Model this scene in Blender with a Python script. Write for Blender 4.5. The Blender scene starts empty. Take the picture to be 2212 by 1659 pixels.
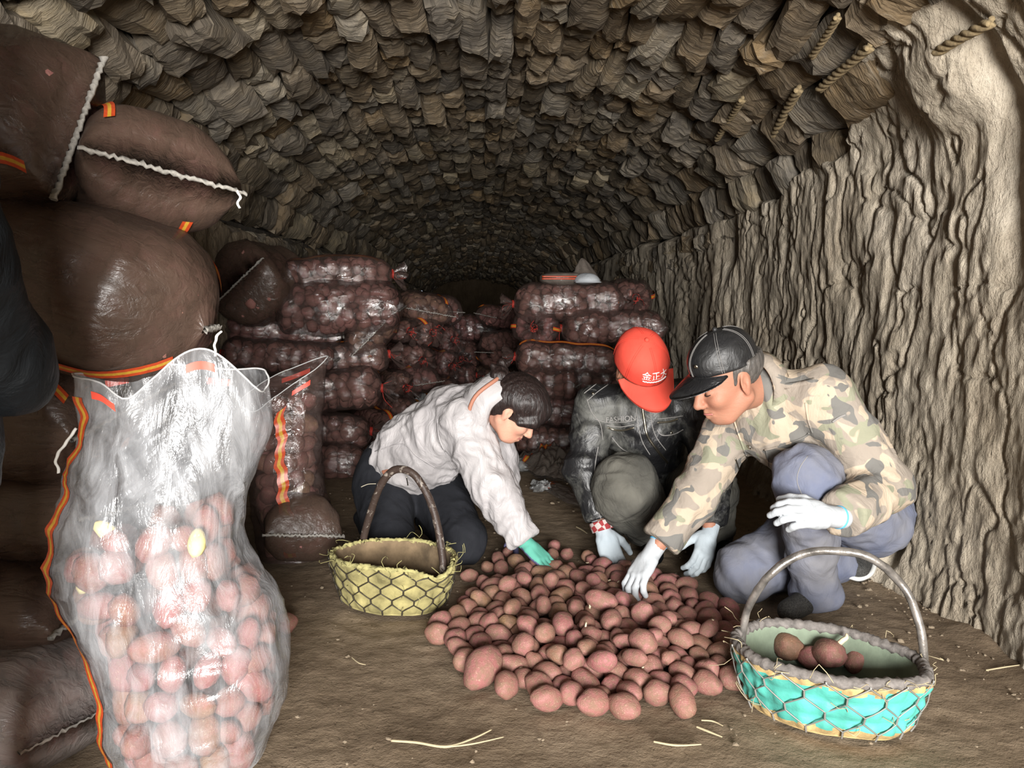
import bpy, bmesh, math, random
import numpy as np
from mathutils import Vector, Matrix, Euler, Quaternion

# ---------------------------------------------------------------- camera, world, light
SC = bpy.context.scene
COL = SC.collection
FPX, CX, CY = 1725.0, 1106.0, 829.5
VPX, VPY = 1040.0, 640.0
CAM_H = 1.05
_pitch = math.atan((CY - VPY) / FPX)
_yaw = math.atan((CX - VPX) / FPX)
cd = bpy.data.cameras.new('camera')
cam = bpy.data.objects.new('camera', cd)
COL.objects.link(cam)
cam.location = (0, 0, CAM_H)
cam.rotation_mode = 'XYZ'
cam.rotation_euler = (math.pi / 2 - _pitch, 0, -_yaw)
cd.sensor_width = 36.0
cd.lens = 36.0 * FPX / 2212.0
cd.clip_start = 0.05
cd.clip_end = 200
SC.camera = cam
CAM_R = cam.rotation_euler.to_matrix()

SC.view_settings.view_transform = 'Standard'
SC.view_settings.look = 'None'
SC.view_settings.gamma = 1
SC.view_settings.use_curve_mapping = False
SC.view_settings.exposure = 0.0

w = bpy.data.worlds.new('world')
SC.world = w
w.use_nodes = True
bg = w.node_tree.nodes['Background']
bg.inputs[0].default_value = (0.78, 0.86, 1.0, 1)
bg.inputs[1].default_value = 0.45

def area(name, loc, target, sx, sy, power, col):
    l = bpy.data.lights.new(name, 'AREA')
    l.shape = 'RECTANGLE'
    l.size, l.size_y = sx, sy
    l.energy = power
    l.color = col
    o = bpy.data.objects.new(name, l)
    COL.objects.link(o)
    o.location = loc
    d = Vector(target) - Vector(loc)
    o.rotation_euler = d.to_track_quat('-Z', 'Y').to_euler()
    return o
# daylight that falls in through the cellar entrance behind the camera
area('entrance_daylight', (0.35, -3.4, 1.3), (0.15, 5.0, 1.2), 1.7, 1.7, 1000, (1.0, 0.975, 0.94))

SC.cycles.max_bounces = 10
SC.cycles.transparent_max_bounces = 24
SC.cycles.sample_clamp_indirect = 4.0
SC.cycles.caustics_reflective = False
SC.cycles.caustics_refractive = False

def ray(px, py):
    return CAM_R @ Vector(((px - CX) / FPX, (CY - py) / FPX, -1.0))
def P(px, py, y):
    """world point seen at a photo pixel, at tunnel depth y"""
    d = ray(px, py)
    return Vector((0, 0, CAM_H)) + d * (y / d.y)
def G(px, py, z=0.0):
    """world point seen at a photo pixel, at height z"""
    d = ray(px, py)
    return Vector((0, 0, CAM_H)) + d * ((z - CAM_H) / d.z)

# ---------------------------------------------------------------- numpy noise
def _h(ix, iy, iz, seed):
    n = (ix.astype(np.int64) * 374761393 + iy.astype(np.int64) * 668265263 + iz.astype(np.int64) * 1274126177 + seed * 974634533) & 0xFFFFFFFF
    n = ((n ^ (n >> 13)) * 1103515245) & 0xFFFFFFFF
    n = ((n ^ (n >> 16)) * 2654435769) & 0xFFFFFFFF
    return ((n >> 8) & 0xFFFF) / 32767.5 - 1.0
def vnoise(p, seed=0):
    p = np.asarray(p, float)
    i = np.floor(p); f = p - i
    u = f * f * (3 - 2 * f)
    x, y, z = i[..., 0], i[..., 1], i[..., 2]
    r = 0
    for dx in (0, 1):
        wx = u[..., 0] if dx else 1 - u[..., 0]
        for dy in (0, 1):
            wy = u[..., 1] if dy else 1 - u[..., 1]
            for dz in (0, 1):
                wz = u[..., 2] if dz else 1 - u[..., 2]
                r = r + _h(x + dx, y + dy, z + dz, seed) * wx * wy * wz
    return r
def fbm(p, oct=4, seed=0, gain=0.5):
    p = np.asarray(p, float); a = 1.0; r = 0; s = 0
    for k in range(oct):
        r = r + a * vnoise(p, seed + k * 17); s += a
        p = p * 2.03 + 11.3; a *= gain
    return r / s
def ridged(p, oct=3, seed=0):
    p = np.asarray(p, float); a = 1.0; r = 0; s = 0
    for k in range(oct):
        r = r + a * (1 - np.abs(vnoise(p, seed + k * 13)) * 2); s += a
        p = p * 2.1 + 5.7; a *= 0.5
    return r / s

# ---------------------------------------------------------------- mesh helpers
def mk_mesh(name, V, F, smooth=True):
    V = np.asarray(V, np.float32)
    me = bpy.data.meshes.new(name)
    if isinstance(F, np.ndarray):
        n, k = F.shape
        me.vertices.add(len(V)); me.vertices.foreach_set('co', V.ravel())
        me.loops.add(n * k); me.loops.foreach_set('vertex_index', F.astype(np.int32).ravel())
        me.polygons.add(n)
        me.polygons.foreach_set('loop_start', np.arange(0, n * k, k, dtype=np.int32))
        me.polygons.foreach_set('loop_total', np.full(n, k, np.int32))
        me.update(calc_edges=True)
    else:
        me.from_pydata([tuple(v) for v in V.tolist()], [], F)
        me.update()
    me.polygons.foreach_set('use_smooth', np.full(len(me.polygons), smooth, bool))
    return me
def link(name, me, mat=None, parent=None, loc=None, rot=None, scale=None):
    o = bpy.data.objects.new(name, me)
    COL.objects.link(o)
    if mat is not None and me is not None and not me.materials:
        me.materials.append(mat)
    if parent is not None:
        o.parent = parent
    if loc is not None: o.location = loc
    if rot is not None: o.rotation_euler = rot
    if scale is not None: o.scale = scale
    return o
def thing(name, label, cat, loc=(0, 0, 0), rot=None, group=None):
    o = bpy.data.objects.new(name, None)
    COL.objects.link(o)
    o.location = loc
    if rot is not None: o.rotation_euler = rot
    return tag(o, label, cat, group)
def tag(o, label, cat, group=None):
    o['label'] = label; o['category'] = cat
    if group: o['group'] = group
    return o
def grid_faces(nu, nv, wrap_u=False, wrap_v=False):
    iu = np.arange(nu if wrap_u else nu - 1); iv = np.arange(nv if wrap_v else nv - 1)
    a, b = np.meshgrid(iu, iv, indexing='ij')
    a = a.ravel(); b = b.ravel(); a2 = (a + 1) % nu; b2 = (b + 1) % nv
    return np.stack([a * nv + b, a2 * nv + b, a2 * nv + b2, a * nv + b2], 1)
def frames(pts, up=(0, 0, 1)):
    pts = np.asarray(pts, float); T = np.gradient(pts, axis=0)
    T /= np.linalg.norm(T, axis=1)[:, None] + 1e-12
    N = []; n = np.asarray(up, float)
    if abs(np.dot(n, T[0])) > .95: n = np.array([1., 0, 0])
    for t in T:
        n = n - t * np.dot(n, t); n /= np.linalg.norm(n) + 1e-12; N.append(n)
    N = np.array(N); return T, N, np.cross(T, N)
def resample(pts, n):
    pts = np.asarray(pts, float)
    # Catmull-Rom through the points
    m = len(pts)
    t = np.linspace(0, m - 1, n); i = np.clip(np.floor(t).astype(int), 0, m - 2); f = (t - i)[:, None]
    p0 = pts[np.clip(i - 1, 0, m - 1)]; p1 = pts[i]; p2 = pts[i + 1]; p3 = pts[np.clip(i + 2, 0, m - 1)]
    return 0.5 * (2 * p1 + (p2 - p0) * f + (2 * p0 - 5 * p1 + 4 * p2 - p3) * f ** 2 + (3 * p1 - p0 - 3 * p2 + p3) * f ** 3)
def tube_vf(pts, r, ns=8, n=None, flat=1.0, up=(0, 0, 1), caps=True):
    if n: pts = resample(pts, n)
    pts = np.asarray(pts, float); m = len(pts)
    r = np.broadcast_to(np.interp(np.linspace(0, 1, m), np.linspace(0, 1, len(np.atleast_1d(r))), np.atleast_1d(r)), (m,))
    T, N, B = frames(pts, up)
    a = np.linspace(0, 2 * np.pi, ns, endpoint=False)
    V = pts[:, None] + r[:, None, None] * (np.cos(a)[None, :, None] * N[:, None] * flat + np.sin(a)[None, :, None] * B[:, None])
    F = grid_faces(m, ns, wrap_v=True).tolist()
    if caps:
        F.append(list(range(ns))); F.append([(m - 1) * ns + k for k in range(ns)][::-1])
    return V.reshape(-1, 3), F
def join_vf(lst):
    V = []; F = []; b = 0
    for v, f in lst:
        V.append(np.asarray(v)); F.extend([[i + b for i in q] for q in (f.tolist() if isinstance(f, np.ndarray) else f)]); b += len(v)
    return np.concatenate(V), F
def ico(sub=2):
    bm = bmesh.new(); bmesh.ops.create_icosphere(bm, subdivisions=sub, radius=1)
    V = np.array([v.co[:] for v in bm.verts]); F = np.array([[v.index for v in f.verts] for f in bm.faces]); bm.free()
    return V, F

# ---------------------------------------------------------------- material helper
class NT:
    def __init__(s, name):
        s.m = bpy.data.materials.new(name); s.m.use_nodes = True
        s.t = s.m.node_tree; s.n = s.t.nodes
        s.b = s.n['Principled BSDF']; s.out = s.n['Material Output']
    def new(s, typ, **kw):
        x = s.n.new(typ)
        for k, v in kw.items():
            if hasattr(x, k): setattr(x, k, v)
        return x
    def ln(s, a, b): s.t.links.new(a, b)
    def coord(s, kind='Object', scale=(1, 1, 1), rot=(0, 0, 0)):
        mp = s.new('ShaderNodeMapping'); mp.inputs['Scale'].default_value = scale; mp.inputs['Rotation'].default_value = rot
        if kind == 'World':
            s.ln(s.new('ShaderNodeNewGeometry').outputs['Position'], mp.inputs[0])
        else:
            s.ln(s.new('ShaderNodeTexCoord').outputs[kind], mp.inputs[0])
        return mp.outputs[0]
    def noise(s, co, scale=5, detail=4, rough=.55, dist=0):
        x = s.new('ShaderNodeTexNoise'); x.inputs['Scale'].default_value = scale; x.inputs['Detail'].default_value = detail
        x.inputs['Roughness'].default_value = rough; x.inputs['Distortion'].default_value = dist
        s.ln(co, x.inputs['Vector']); return x.outputs['Fac']
    def voro(s, co, scale=5, feature='F1'):
        x = s.new('ShaderNodeTexVoronoi', feature=feature); x.inputs['Scale'].default_value = scale
        s.ln(co, x.inputs['Vector']); return x
    def ramp(s, fac, stops, interp='LINEAR'):
        x = s.new('ShaderNodeValToRGB'); cr = x.color_ramp; cr.interpolation = interp
        while len(cr.elements) < len(stops): cr.elements.new(0.5)
        for e, (p, c) in zip(cr.elements, stops):
            e.position = p; e.color = (c, c, c, 1) if isinstance(c, (int, float)) else (*c, 1)
        s.ln(fac, x.inputs[0]); return x.outputs[0]
    def mix(s, fac, a, b, mode='MIX'):
        x = s.new('ShaderNodeMix', data_type='RGBA', blend_type=mode)
        for i, v in ((0, fac), (6, a), (7, b)):
            if isinstance(v, (int, float)): x.inputs[i].default_value = v
            elif isinstance(v, tuple): x.inputs[i].default_value = (*v, 1)
            else: s.ln(v, x.inputs[i])
        return x.outputs[2]
    def math(s, op, a, b=0.0, clamp=False):
        x = s.new('ShaderNodeMath', operation=op); x.use_clamp = clamp
        for i, v in ((0, a), (1, b)):
            if isinstance(v, (int, float)): x.inputs[i].default_value = v
            else: s.ln(v, x.inputs[i])
        return x.outputs[0]
    def bump(s, h, strength=.5, dist=.01, prev=None):
        x = s.new('ShaderNodeBump'); x.inputs['Strength'].default_value = strength; x.inputs['Distance'].default_value = dist
        s.ln(h, x.inputs['Height'])
        if prev is not None: s.ln(prev, x.inputs['Normal'])
        return x.outputs[0]
    def set(s, **kw):
        nm = {'color': 'Base Color', 'rough': 'Roughness', 'metal': 'Metallic', 'spec': 'Specular IOR Level', 'alpha': 'Alpha', 'normal': 'Normal',
              'trans': 'Transmission Weight', 'sss': 'Subsurface Weight', 'coat': 'Coat Weight', 'crough': 'Coat Roughness', 'sheen': 'Sheen Weight', 'aniso': 'Anisotropic'}
        for k, v in kw.items():
            i = s.b.inputs[nm[k]]
            if isinstance(v, tuple): i.default_value = (*v, 1)
            elif isinstance(v, (int, float)): i.default_value = v
            else: s.ln(v, i)
        return s.m
def plain(name, col, rough=.7, nscale=0, namt=.25, bump=0, metal=0, spec=.4, bscale=60):
    t = NT(name)
    if nscale:
        co = t.coord('Object')
        f = t.noise(co, nscale, 5)
        dark = tuple(c * (1 - namt) for c in col); lite = tuple(min(1, c * (1 + namt)) for c in col)
        t.set(color=t.ramp(f, [(.3, dark), (.7, lite)]))
        if bump: t.set(normal=t.bump(t.noise(co, bscale, 4), bump, .004))
    else:
        t.set(color=col)
    return t.set(rough=rough, metal=metal, spec=spec)
def s2l(r, g, b):
    f = lambda c: (c / 255 / 12.92) if c / 255 <= .04045 else ((c / 255 + .055) / 1.055) ** 2.4
    return (f(r), f(g), f(b))
# ---------------------------------------------------------------- cellar: vault of rough stones, mud walls, dirt floor
def prof_par(y):
    t = np.clip((np.asarray(y, float) - 11) / 10, 0, 1); t = t * t * (3 - 2 * t)
    return 1.6 - .5 * t, 1.55 - .42 * t, .75 - .35 * t, -.16 * t      # half width, springing height, rise, centre
_ANG = np.linspace(0, math.pi, 721)
def arch_s2ang(s_frac):
    x = 1.6 * np.cos(_ANG); z = .75 * np.sin(_ANG)
    L = np.concatenate([[0], np.cumsum(np.hypot(np.diff(x), np.diff(z)))])
    return np.interp(np.asarray(s_frac), L / L[-1], _ANG)
ARCH_LEN = 3.88
def vault(y, fr):
    """points and inward normals on the vault; fr 0 = right springing, 1 = left springing"""
    a, zs, b, cx = prof_par(y); an = arch_s2ang(fr)
    p = np.stack([cx + a * np.cos(an), np.broadcast_to(y, np.shape(an)) * 1.0, zs + b * np.sin(an)], -1)
    n = np.stack([-np.cos(an) * b, np.zeros_like(an), -np.sin(an) * a], -1)
    n /= np.linalg.norm(n, axis=-1)[..., None]
    return p, n
def wall_pt(side, y, s):
    """side +1 right, -1 left; s metres up from the floor, on along the vault past the springing"""
    a, zs, b, cx = prof_par(y)
    fr = np.clip((s - zs) / ARCH_LEN, 0, .6)
    if side < 0: fr = 1 - fr
    pv, nv = vault(y, fr)
    pw = np.stack([cx + side * a, y + 0 * s, s], -1)
    nw = np.zeros_like(pw); nw[..., 0] = -side
    m = (s < zs)[..., None]
    return np.where(m, pw, pv), np.where(m, nw, nv)

# materials of the shell
def mat_stone(name):
    t = NT(name)
    co = t.coord('World'); att = t.new('ShaderNodeAttribute', attribute_name='tint')
    oi = t.new('ShaderNodeObjectInfo')
    v = t.math('FRACT', t.math('ADD', att.outputs['Fac'], oi.outputs['Random']))
    base = t.ramp(v, [(0, (.105, .09, .068)), (.22, (.175, .138, .095)), (.4, (.145, .132, .115)), (.55, (.185, .135, .078)), (.7, (.115, .10, .082)), (.85, (.19, .175, .152)), (1, (.245, .21, .15))])
    n1 = t.noise(co, 9, 6, .65)
    base = t.mix(.75, base, t.ramp(n1, [(.28, (.45, .43, .42)), (.5, (.85, .8, .72)), (.72, (1.35, 1.2, .95))]), 'MULTIPLY')
    n2 = t.noise(t.coord('World', (5, 34, 5)), 1.0, 5, .6, .6)
    n3 = t.noise(co, 70, 5, .7)
    base = t.mix(t.ramp(n2, [(.55, 0.0), (.72, .55)]), base, (.33, .28, .21))
    nm = t.bump(n2, .9, .022)
    nm = t.bump(n3, .55, .006, nm)
    return t.set(color=base, rough=.85, spec=.25, normal=nm)
def mat_mud(name, c0, c1, c2):
    t = NT(name)
    co = t.coord('World'); cs = t.coord('World', (16, 16, 4.5))
    a = t.noise(co, 2.2, 5, .6); b = t.noise(cs, 1.2, 6, .68, .4); c = t.noise(co, 55, 6, .72)
    col = t.ramp(a, [(.3, c0), (.52, c1), (.72, c2)])
    col = t.mix(.55, col, t.ramp(b, [(.32, (.62, .56, .5)), (.6, (1.15, 1.12, 1.08))]), 'MULTIPLY')
    col = t.mix(.35, col, t.ramp(c, [(.3, (.65, .62, .58)), (.65, (1.2, 1.2, 1.2))]), 'MULTIPLY')
    nm = t.bump(b, .8, .03); nm = t.bump(t.noise(t.coord('World', (34, 34, 20)), 1.0, 4, .6, .8), .6, .014, nm); nm = t.bump(c, .7, .009, nm)
    return t.set(color=col, rough=.92, spec=.2, normal=nm)
M_STONE = mat_stone('vault_stone')
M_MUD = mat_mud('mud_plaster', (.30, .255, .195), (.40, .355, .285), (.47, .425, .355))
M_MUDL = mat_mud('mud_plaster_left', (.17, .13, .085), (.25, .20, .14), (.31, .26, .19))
M_JOINT = plain('mortar_dark', (.035, .028, .02), .95, 12, .4)
def mat_floor():
    t = NT('dirt_floor'); co = t.coord('World')
    a = t.noise(co, 1.6, 5, .6); b = t.noise(co, 22, 6, .7); c = t.noise(co, 160, 3, .7); d = t.noise(t.coord('World', (5, 8, 5)), 1.5, 6, .65)
    col = t.ramp(a, [(.3, (.165, .122, .082)), (.5, (.225, .172, .118)), (.7, (.285, .225, .16))])
    col = t.mix(.6, col, t.ramp(b, [(.3, (.6, .56, .5)), (.62, (1.15, 1.12, 1.1))]), 'MULTIPLY')
    col = t.mix(t.ramp(c, [(.66, 0.0), (.74, .6)]), col, (.42, .35, .25))
    col = t.mix(t.ramp(t.noise(co, 90, 2, .5), [(.27, .65), (.34, 0.0)]), col, (.05, .035, .022))
    nm = t.bump(d, .3, .02); nm = t.bump(b, .55, .012, nm); nm = t.bump(c, .4, .004, nm)
    return t.set(color=col, rough=.95, spec=.2, normal=nm)
M_FLOOR = mat_floor()

def build_floor():
    ys = np.concatenate([np.arange(-4, 1.2, .1), np.arange(1.2, 4.2, .018), np.arange(4.2, 22.6, .12)])
    xs = np.linspace(-1.85, 1.85, 190)
    Y, X = np.meshgrid(ys, xs, indexing='ij')
    p = np.stack([X, Y, 0 * X], -1)
    z = .012 * fbm(p * 3.2, 4, 3) + .004 * fbm(p * 26, 3, 9)
    e = np.clip((np.abs(X) - 1.25) / .5, 0, 1); z += .05 * e * e * (1 + fbm(p * 6, 3, 5))      # rises into the wall foot
    p[..., 2] = z - .012
    o = link('floor', mk_mesh('floor', p.reshape(-1, 3), grid_faces(len(ys), len(xs))[:, ::-1]), M_FLOOR)
    o['kind'] = 'structure'
    return o
FLOOR = build_floor()

def s_top_right(y):
    return np.interp(y, [-1, 2.1, 2.7, 3.05, 3.4, 4.2, 5.2, 30], [.85, .50, .50, .42, .10, .03, -.02, -.22])
def build_wall(side, name, mat):
    ys = np.concatenate([np.arange(-1.1, 1.4, .06), np.arange(1.4, 5.2, .0095 if side > 0 else .03), np.arange(5.2, 9, .035), np.arange(9, 21.6, .12)])
    ss = np.concatenate([np.arange(-.05, 1.5, .0105 if side > 0 else .022), np.arange(1.5, 2.75 if side > 0 else 1.8, .016)])
    Y, S = np.meshgrid(ys, ss, indexing='ij')
    p, n = wall_pt(side, Y, S)
    q = np.stack([0 * Y + side * 7, Y, S], -1)
    wq = q.copy(); wq[..., 1] += .10 * fbm(q * 1.7, 3, 21) + .035 * fbm(q * 6, 3, 22)
    fl = ridged(wq * np.array([1, 5.0, .9]), 3, 31)
    fl2 = ridged(wq * np.array([1, 15, 2.6]), 3, 41)
    lump = fbm(q * np.array([1, 2.2, 1.6]), 3, 51)
    chunk = np.abs(fbm(wq * np.array([1, 4.5, 3.2]), 3, 61))
    fine = fbm(q * np.array([1, 34, 14]), 3, 71)
    pl = np.clip(fbm(wq * np.array([1, 8, 4.2]), 3, 91) * 3.4, -1, 1)                          # flakes with steep edges
    pl2 = np.clip(fbm(wq * np.array([1, 19, 9.0]), 3, 95) * 3.4, -1, 1)
    pl3 = np.clip(fbm(wq * np.array([1, 44, 20.0]), 2, 97) * 3.0, -1, 1)
    pm = np.clip(.5 + 1.1 * fbm(q * np.array([1, 2.6, 2.1]), 2, 99), 0, 1)
    crack = np.clip(.035 - np.abs(fbm(wq * np.array([1, 4.0, 1.7]), 4, 66)), 0, 1) / .035
    d = .030 + .007 * fl + .005 * fl2 + .042 * lump + .008 * pl * (.4 + pm) + .005 * pl2 * (.2 + pm) + .003 * pl3 * (1.2 - pm) + .003 * fine - .026 * crack * (.35 + pm) - .016 * np.clip(.05 - chunk, 0, 1) / .05
    zs = prof_par(Y)[1]
    if side > 0:
        d += .075 * np.exp(-(((Y - 2.62) / .19) ** 2 + ((S - zs - .22) / .19) ** 2) ** 2)       # big mud boss under the stones
        d -= .05 * np.exp(-((Y - 2.36 - .10 * (S - 1.5)) / .05) ** 2) * np.clip((S - .95) / .3, 0, 1)   # groove beside it
        d -= .15 * np.exp(-(((Y - 2.80) / .045) ** 2 + ((S - .17 - .5 * (2.8 - Y)) / .10) ** 2))     # hollow near the foot
        d += .10 * np.exp(-(((Y - 2.95) / .16) ** 2 + ((S - .12) / .2) ** 2))
        d -= .12 * np.exp(-(((Y - 5.0) / .10) ** 2 + ((S - 1.36) / .13) ** 2))                      # pocket where a stone fell out
        top = zs + s_top_right(Y) + .09 * fbm(q * 3.1, 3, 81)
    else:
        top = zs + np.interp(Y, [0, 4, 9], [.02, -.03, -.3]) + .08 * fbm(q * 3.1, 3, 82)
    d += .10 * np.clip((.35 - S) / .35, 0, 1) ** 2 * (.6 + .5 * lump)
    over = np.clip((S - top) / .05, 0, 3)
    d = d + .02 - .13 * over
    p = p + n * d[..., None]
    F = grid_faces(len(ys), len(ss))
    o = link(name, mk_mesh(name, p.reshape(-1, 3), F if side < 0 else F[:, ::-1]), mat)
    o['kind'] = 'structure'
    return o
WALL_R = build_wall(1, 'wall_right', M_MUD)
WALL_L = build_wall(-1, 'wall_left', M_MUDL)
def build_end():
    xs = np.linspace(-1.5, 1.3, 60); zs = np.linspace(-.1, 1.9, 50)
    X, Z = np.meshgrid(xs, zs, indexing='ij'); p = np.stack([X, 0 * X + 20.6, Z], -1)
    p[..., 1] += .12 * fbm(p * 3, 4, 5)
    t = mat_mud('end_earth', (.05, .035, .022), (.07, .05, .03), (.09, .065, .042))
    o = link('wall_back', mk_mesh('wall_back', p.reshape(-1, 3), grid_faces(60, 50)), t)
    o['kind'] = 'structure'
build_end()

def build_vault():
    ys = np.concatenate([np.arange(-1.1, 21.8, .15)]); fr = np.linspace(-.02, 1.02, 80)
    Y, Fr = np.meshgrid(ys, fr, indexing='ij')
    p, n = vault(Y, np.clip(Fr, 0, 1)); p = p - n * .075
    ceil = link('ceiling', mk_mesh('ceiling', p.reshape(-1, 3), grid_faces(len(ys), len(fr))), M_JOINT)
    ceil['kind'] = 'structure'
    rng = np.random.default_rng(5)
    # unit stone: x along the tunnel, y across, z inward; inner face cleft in layers
    def unit(seed, g):
        r = np.random.default_rng(seed)
        u = np.linspace(-.5, .5, g); A, B = np.meshgrid(u, u, indexing='ij')
        q = np.stack([A, B, 0 * A + seed * 3.1], -1)
        h = .30 * fbm(q * np.array([6, 2.2, 1]), 2, seed) + .14 * fbm(q * 7, 2, seed + 3)
        h = np.round(h * 9) / 9 * .6 + h * .4
        edge = np.maximum(np.abs(A), np.abs(B)) > .49
        A2 = A + np.where(np.abs(A) > .49, r.normal(0, .045, A.shape), r.normal(0, .03, A.shape)); B2 = B + r.normal(0, .04, A.shape)
        A2 += .10 * r.normal() * B; B2 += .10 * r.normal() * A
        top = np.stack([A2, B2, .5 + h * .5 - .17 * edge], -1).reshape(-1, 3)
        F = grid_faces(g, g).tolist()
        loop = [i * g for i in range(g)] + [(g - 1) * g + j for j in range(1, g)] + [i * g + g - 1 for i in range(g - 2, -1, -1)] + [j for j in range(g - 2, 0, -1)]
        k = len(top); low = top[loop].copy(); low[:, 2] = -.5; low[:, :2] *= .9
        V = np.concatenate([top, low]); m = len(loop)
        for i in range(m):
            F.append([loop[i], k + i, k + (i + 1) % m, loop[(i + 1) % m]])
        return V, F
    hi = [unit(100 + i, 6) for i in range(14)]; lo = [unit(300 + i, 4) for i in range(10)]
    him = []
    for i, (V, F) in enumerate(hi):
        me = mk_mesh('stone', V, [f[::-1] for f in F], smooth=False); me.materials.append(M_STONE); him.append(me)
    # courses: joints between them run along the tunnel
    edges = [0.0]
    while edges[-1] < 1.0:
        m = abs(edges[-1] - .5) * 2
        edges.append(edges[-1] + (.118 + .095 * m ** 1.5) * rng.uniform(.75, 1.25) / ARCH_LEN)
    edges = np.array(edges) / edges[-1]
    rows = []
    for c in range(len(edges) - 1):
        y = .9 + rng.uniform(0, .2)
        wd = (edges[c + 1] - edges[c]) * ARCH_LEN; mid = (edges[c] + edges[c + 1]) / 2
        while y < 21:
            L = rng.uniform(.16, .46) * (1.2 if rng.random() < .15 else 1) * (1 if y < 9 else .9)
            rows.append((y + L / 2, mid, L, wd, rng.integers(0, 99), rng.normal(0, .026), rng.normal(9, 6), rng.normal(0, 7), rng.normal(0, 6)))
            y += L + rng.uniform(.0, .014)
    for side in (0, 1):
        for k in range(1, 5):
            y = 4.2 + k * .9
            while y < 21:
                L = rng.uniform(.15, .34)
                rows.append((y + L / 2, -k * .03 if side == 0 else 1 + k * .03, L, .115, rng.integers(0, 99), rng.normal(0, .02), rng.normal(6, 5), rng.normal(0, 5), rng.normal(0, 5)))
                y += L + rng.uniform(0, .014)
    out = []
    for (y, mid, L, wd, k, proud, tilt, roll, twist) in rows:
        s_arc = mid * ARCH_LEN
        if 0 <= mid and s_arc < s_top_right(y) - .12: continue
        p, n = vault(np.array(y), np.array(mid)) if 0 <= mid <= 1 else wall_pt(1 if mid < 0 else -1, np.array(y), prof_par(y)[1] + (mid if mid < 0 else 1 - mid) * ARCH_LEN); sc = float(prof_par(y)[0]) / 1.6
        n = Vector(n); u = Vector((0, 1, 0)); v = n.cross(u)
        Mx = Matrix((u, v, n)).transposed()
        # tilt: far edge hangs proud so the inner face looks toward the entrance
        Rl = Mx @ Euler((math.radians(roll), -math.radians(tilt), math.radians(twist))).to_matrix()
        dep = .16
        pos = Vector(p) + n * (-.035 + proud)
        big = wd * L / y
        out.append((big, y, pos, Rl, (L * 1.03, wd * sc * 1.0, dep), k))
    # largest in the picture first
    def vis(o):
        d = CAM_R.transposed() @ (o[2] - Vector((0, 0, CAM_H)))
        if d.z > -.4: return -1
        x = CX + FPX * d.x / -d.z; yy = CY - FPX * d.y / -d.z
        if not (-40 < x < 2260 and -60 < yy < 700): return -1
        if x < 280 and yy > 30 + x * .35: return -.5     # behind the sacks
        return o[4][0] * o[4][1] / (d.z * d.z)
    out.sort(key=vis, reverse=True)
    for o in out[:300]:
        ob = link('stone', him[o[5] % len(him)], None, ceil, o[2])
        ob.rotation_euler = o[3].to_euler(); ob.scale = o[4]
    VV = []; FF = []; TT = []; b = 0
    for o in out[300:]:
        V, F = (hi[o[5] % len(hi)] if o[1] < 7 else lo[o[5] % len(lo)])
        Mr = np.array(o[3]); W = (V * np.array(o[4])) @ Mr.T + np.array(o[2])
        VV.append(W); FF.extend([[i + b for i in f[::-1]] for f in F]); b += len(W)
        TT.append(np.full(len(W), rng.random()))
    me = mk_mesh('stone_courses', np.concatenate(VV), FF, smooth=False)
    at = me.attributes.new('tint', 'FLOAT', 'POINT'); at.data.foreach_set('value', np.concatenate(TT).astype(np.float32))
    so = link('stone_courses', me, M_STONE, ceil); so['kind'] = 'stuff'
    return ceil
CEIL = build_vault()
# ---------------------------------------------------------------- potatoes
def mat_potato(name, dirt=.55):
    t = NT(name); co = t.coord('Object'); oi = t.new('ShaderNodeObjectInfo'); rnd = oi.outputs['Random']
    x = t.new('ShaderNodeVectorMath', operation='ADD'); t.ln(co, x.inputs[0])
    y = t.new('ShaderNodeCombineXYZ'); t.ln(t.math('MULTIPLY', rnd, 37.0), y.inputs[0]); t.ln(y.outputs[0], x.inputs[1]); co = x.outputs[0]
    a = t.noise(co, 22, 5, .6); b = t.noise(co, 60, 5, .65); c = t.noise(co, 230, 3, .6)
    skin = t.ramp(t.math('FRACT', t.math('MULTIPLY', rnd, 7.3)), [(0, (.225, .105, .082)), (.35, (.25, .11, .094)), (.6, (.28, .105, .105)), (.85, (.225, .118, .08)), (1, (.27, .165, .09))])
    col = t.mix(t.ramp(a, [(.45, 0.0), (.7, .6)]), skin, (.35, .145, .145))
    col = t.mix(t.ramp(b, [(.44, 0.0), (.60, dirt)]), col, (.185, .12, .078))
    col = t.mix(t.ramp(c, [(.60, 0.0), (.72, .6)]), col, (.46, .33, .23))
    t.set(color=col, rough=t.ramp(b, [(.35, .46), (.6, .8)]), spec=.3, normal=t.bump(c, .45, .004, t.bump(b, .35, .005)))
    return t.m
M_POT = mat_potato('potato_skin', .7)
M_POTIN = mat_potato('potato_skin_clean', .3)
M_SPROUT = plain('sprout_pale', (.62, .52, .36), .6)
M_CUT = plain('potato_cut', (.72, .62, .28), .5, 40, .15)
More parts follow.
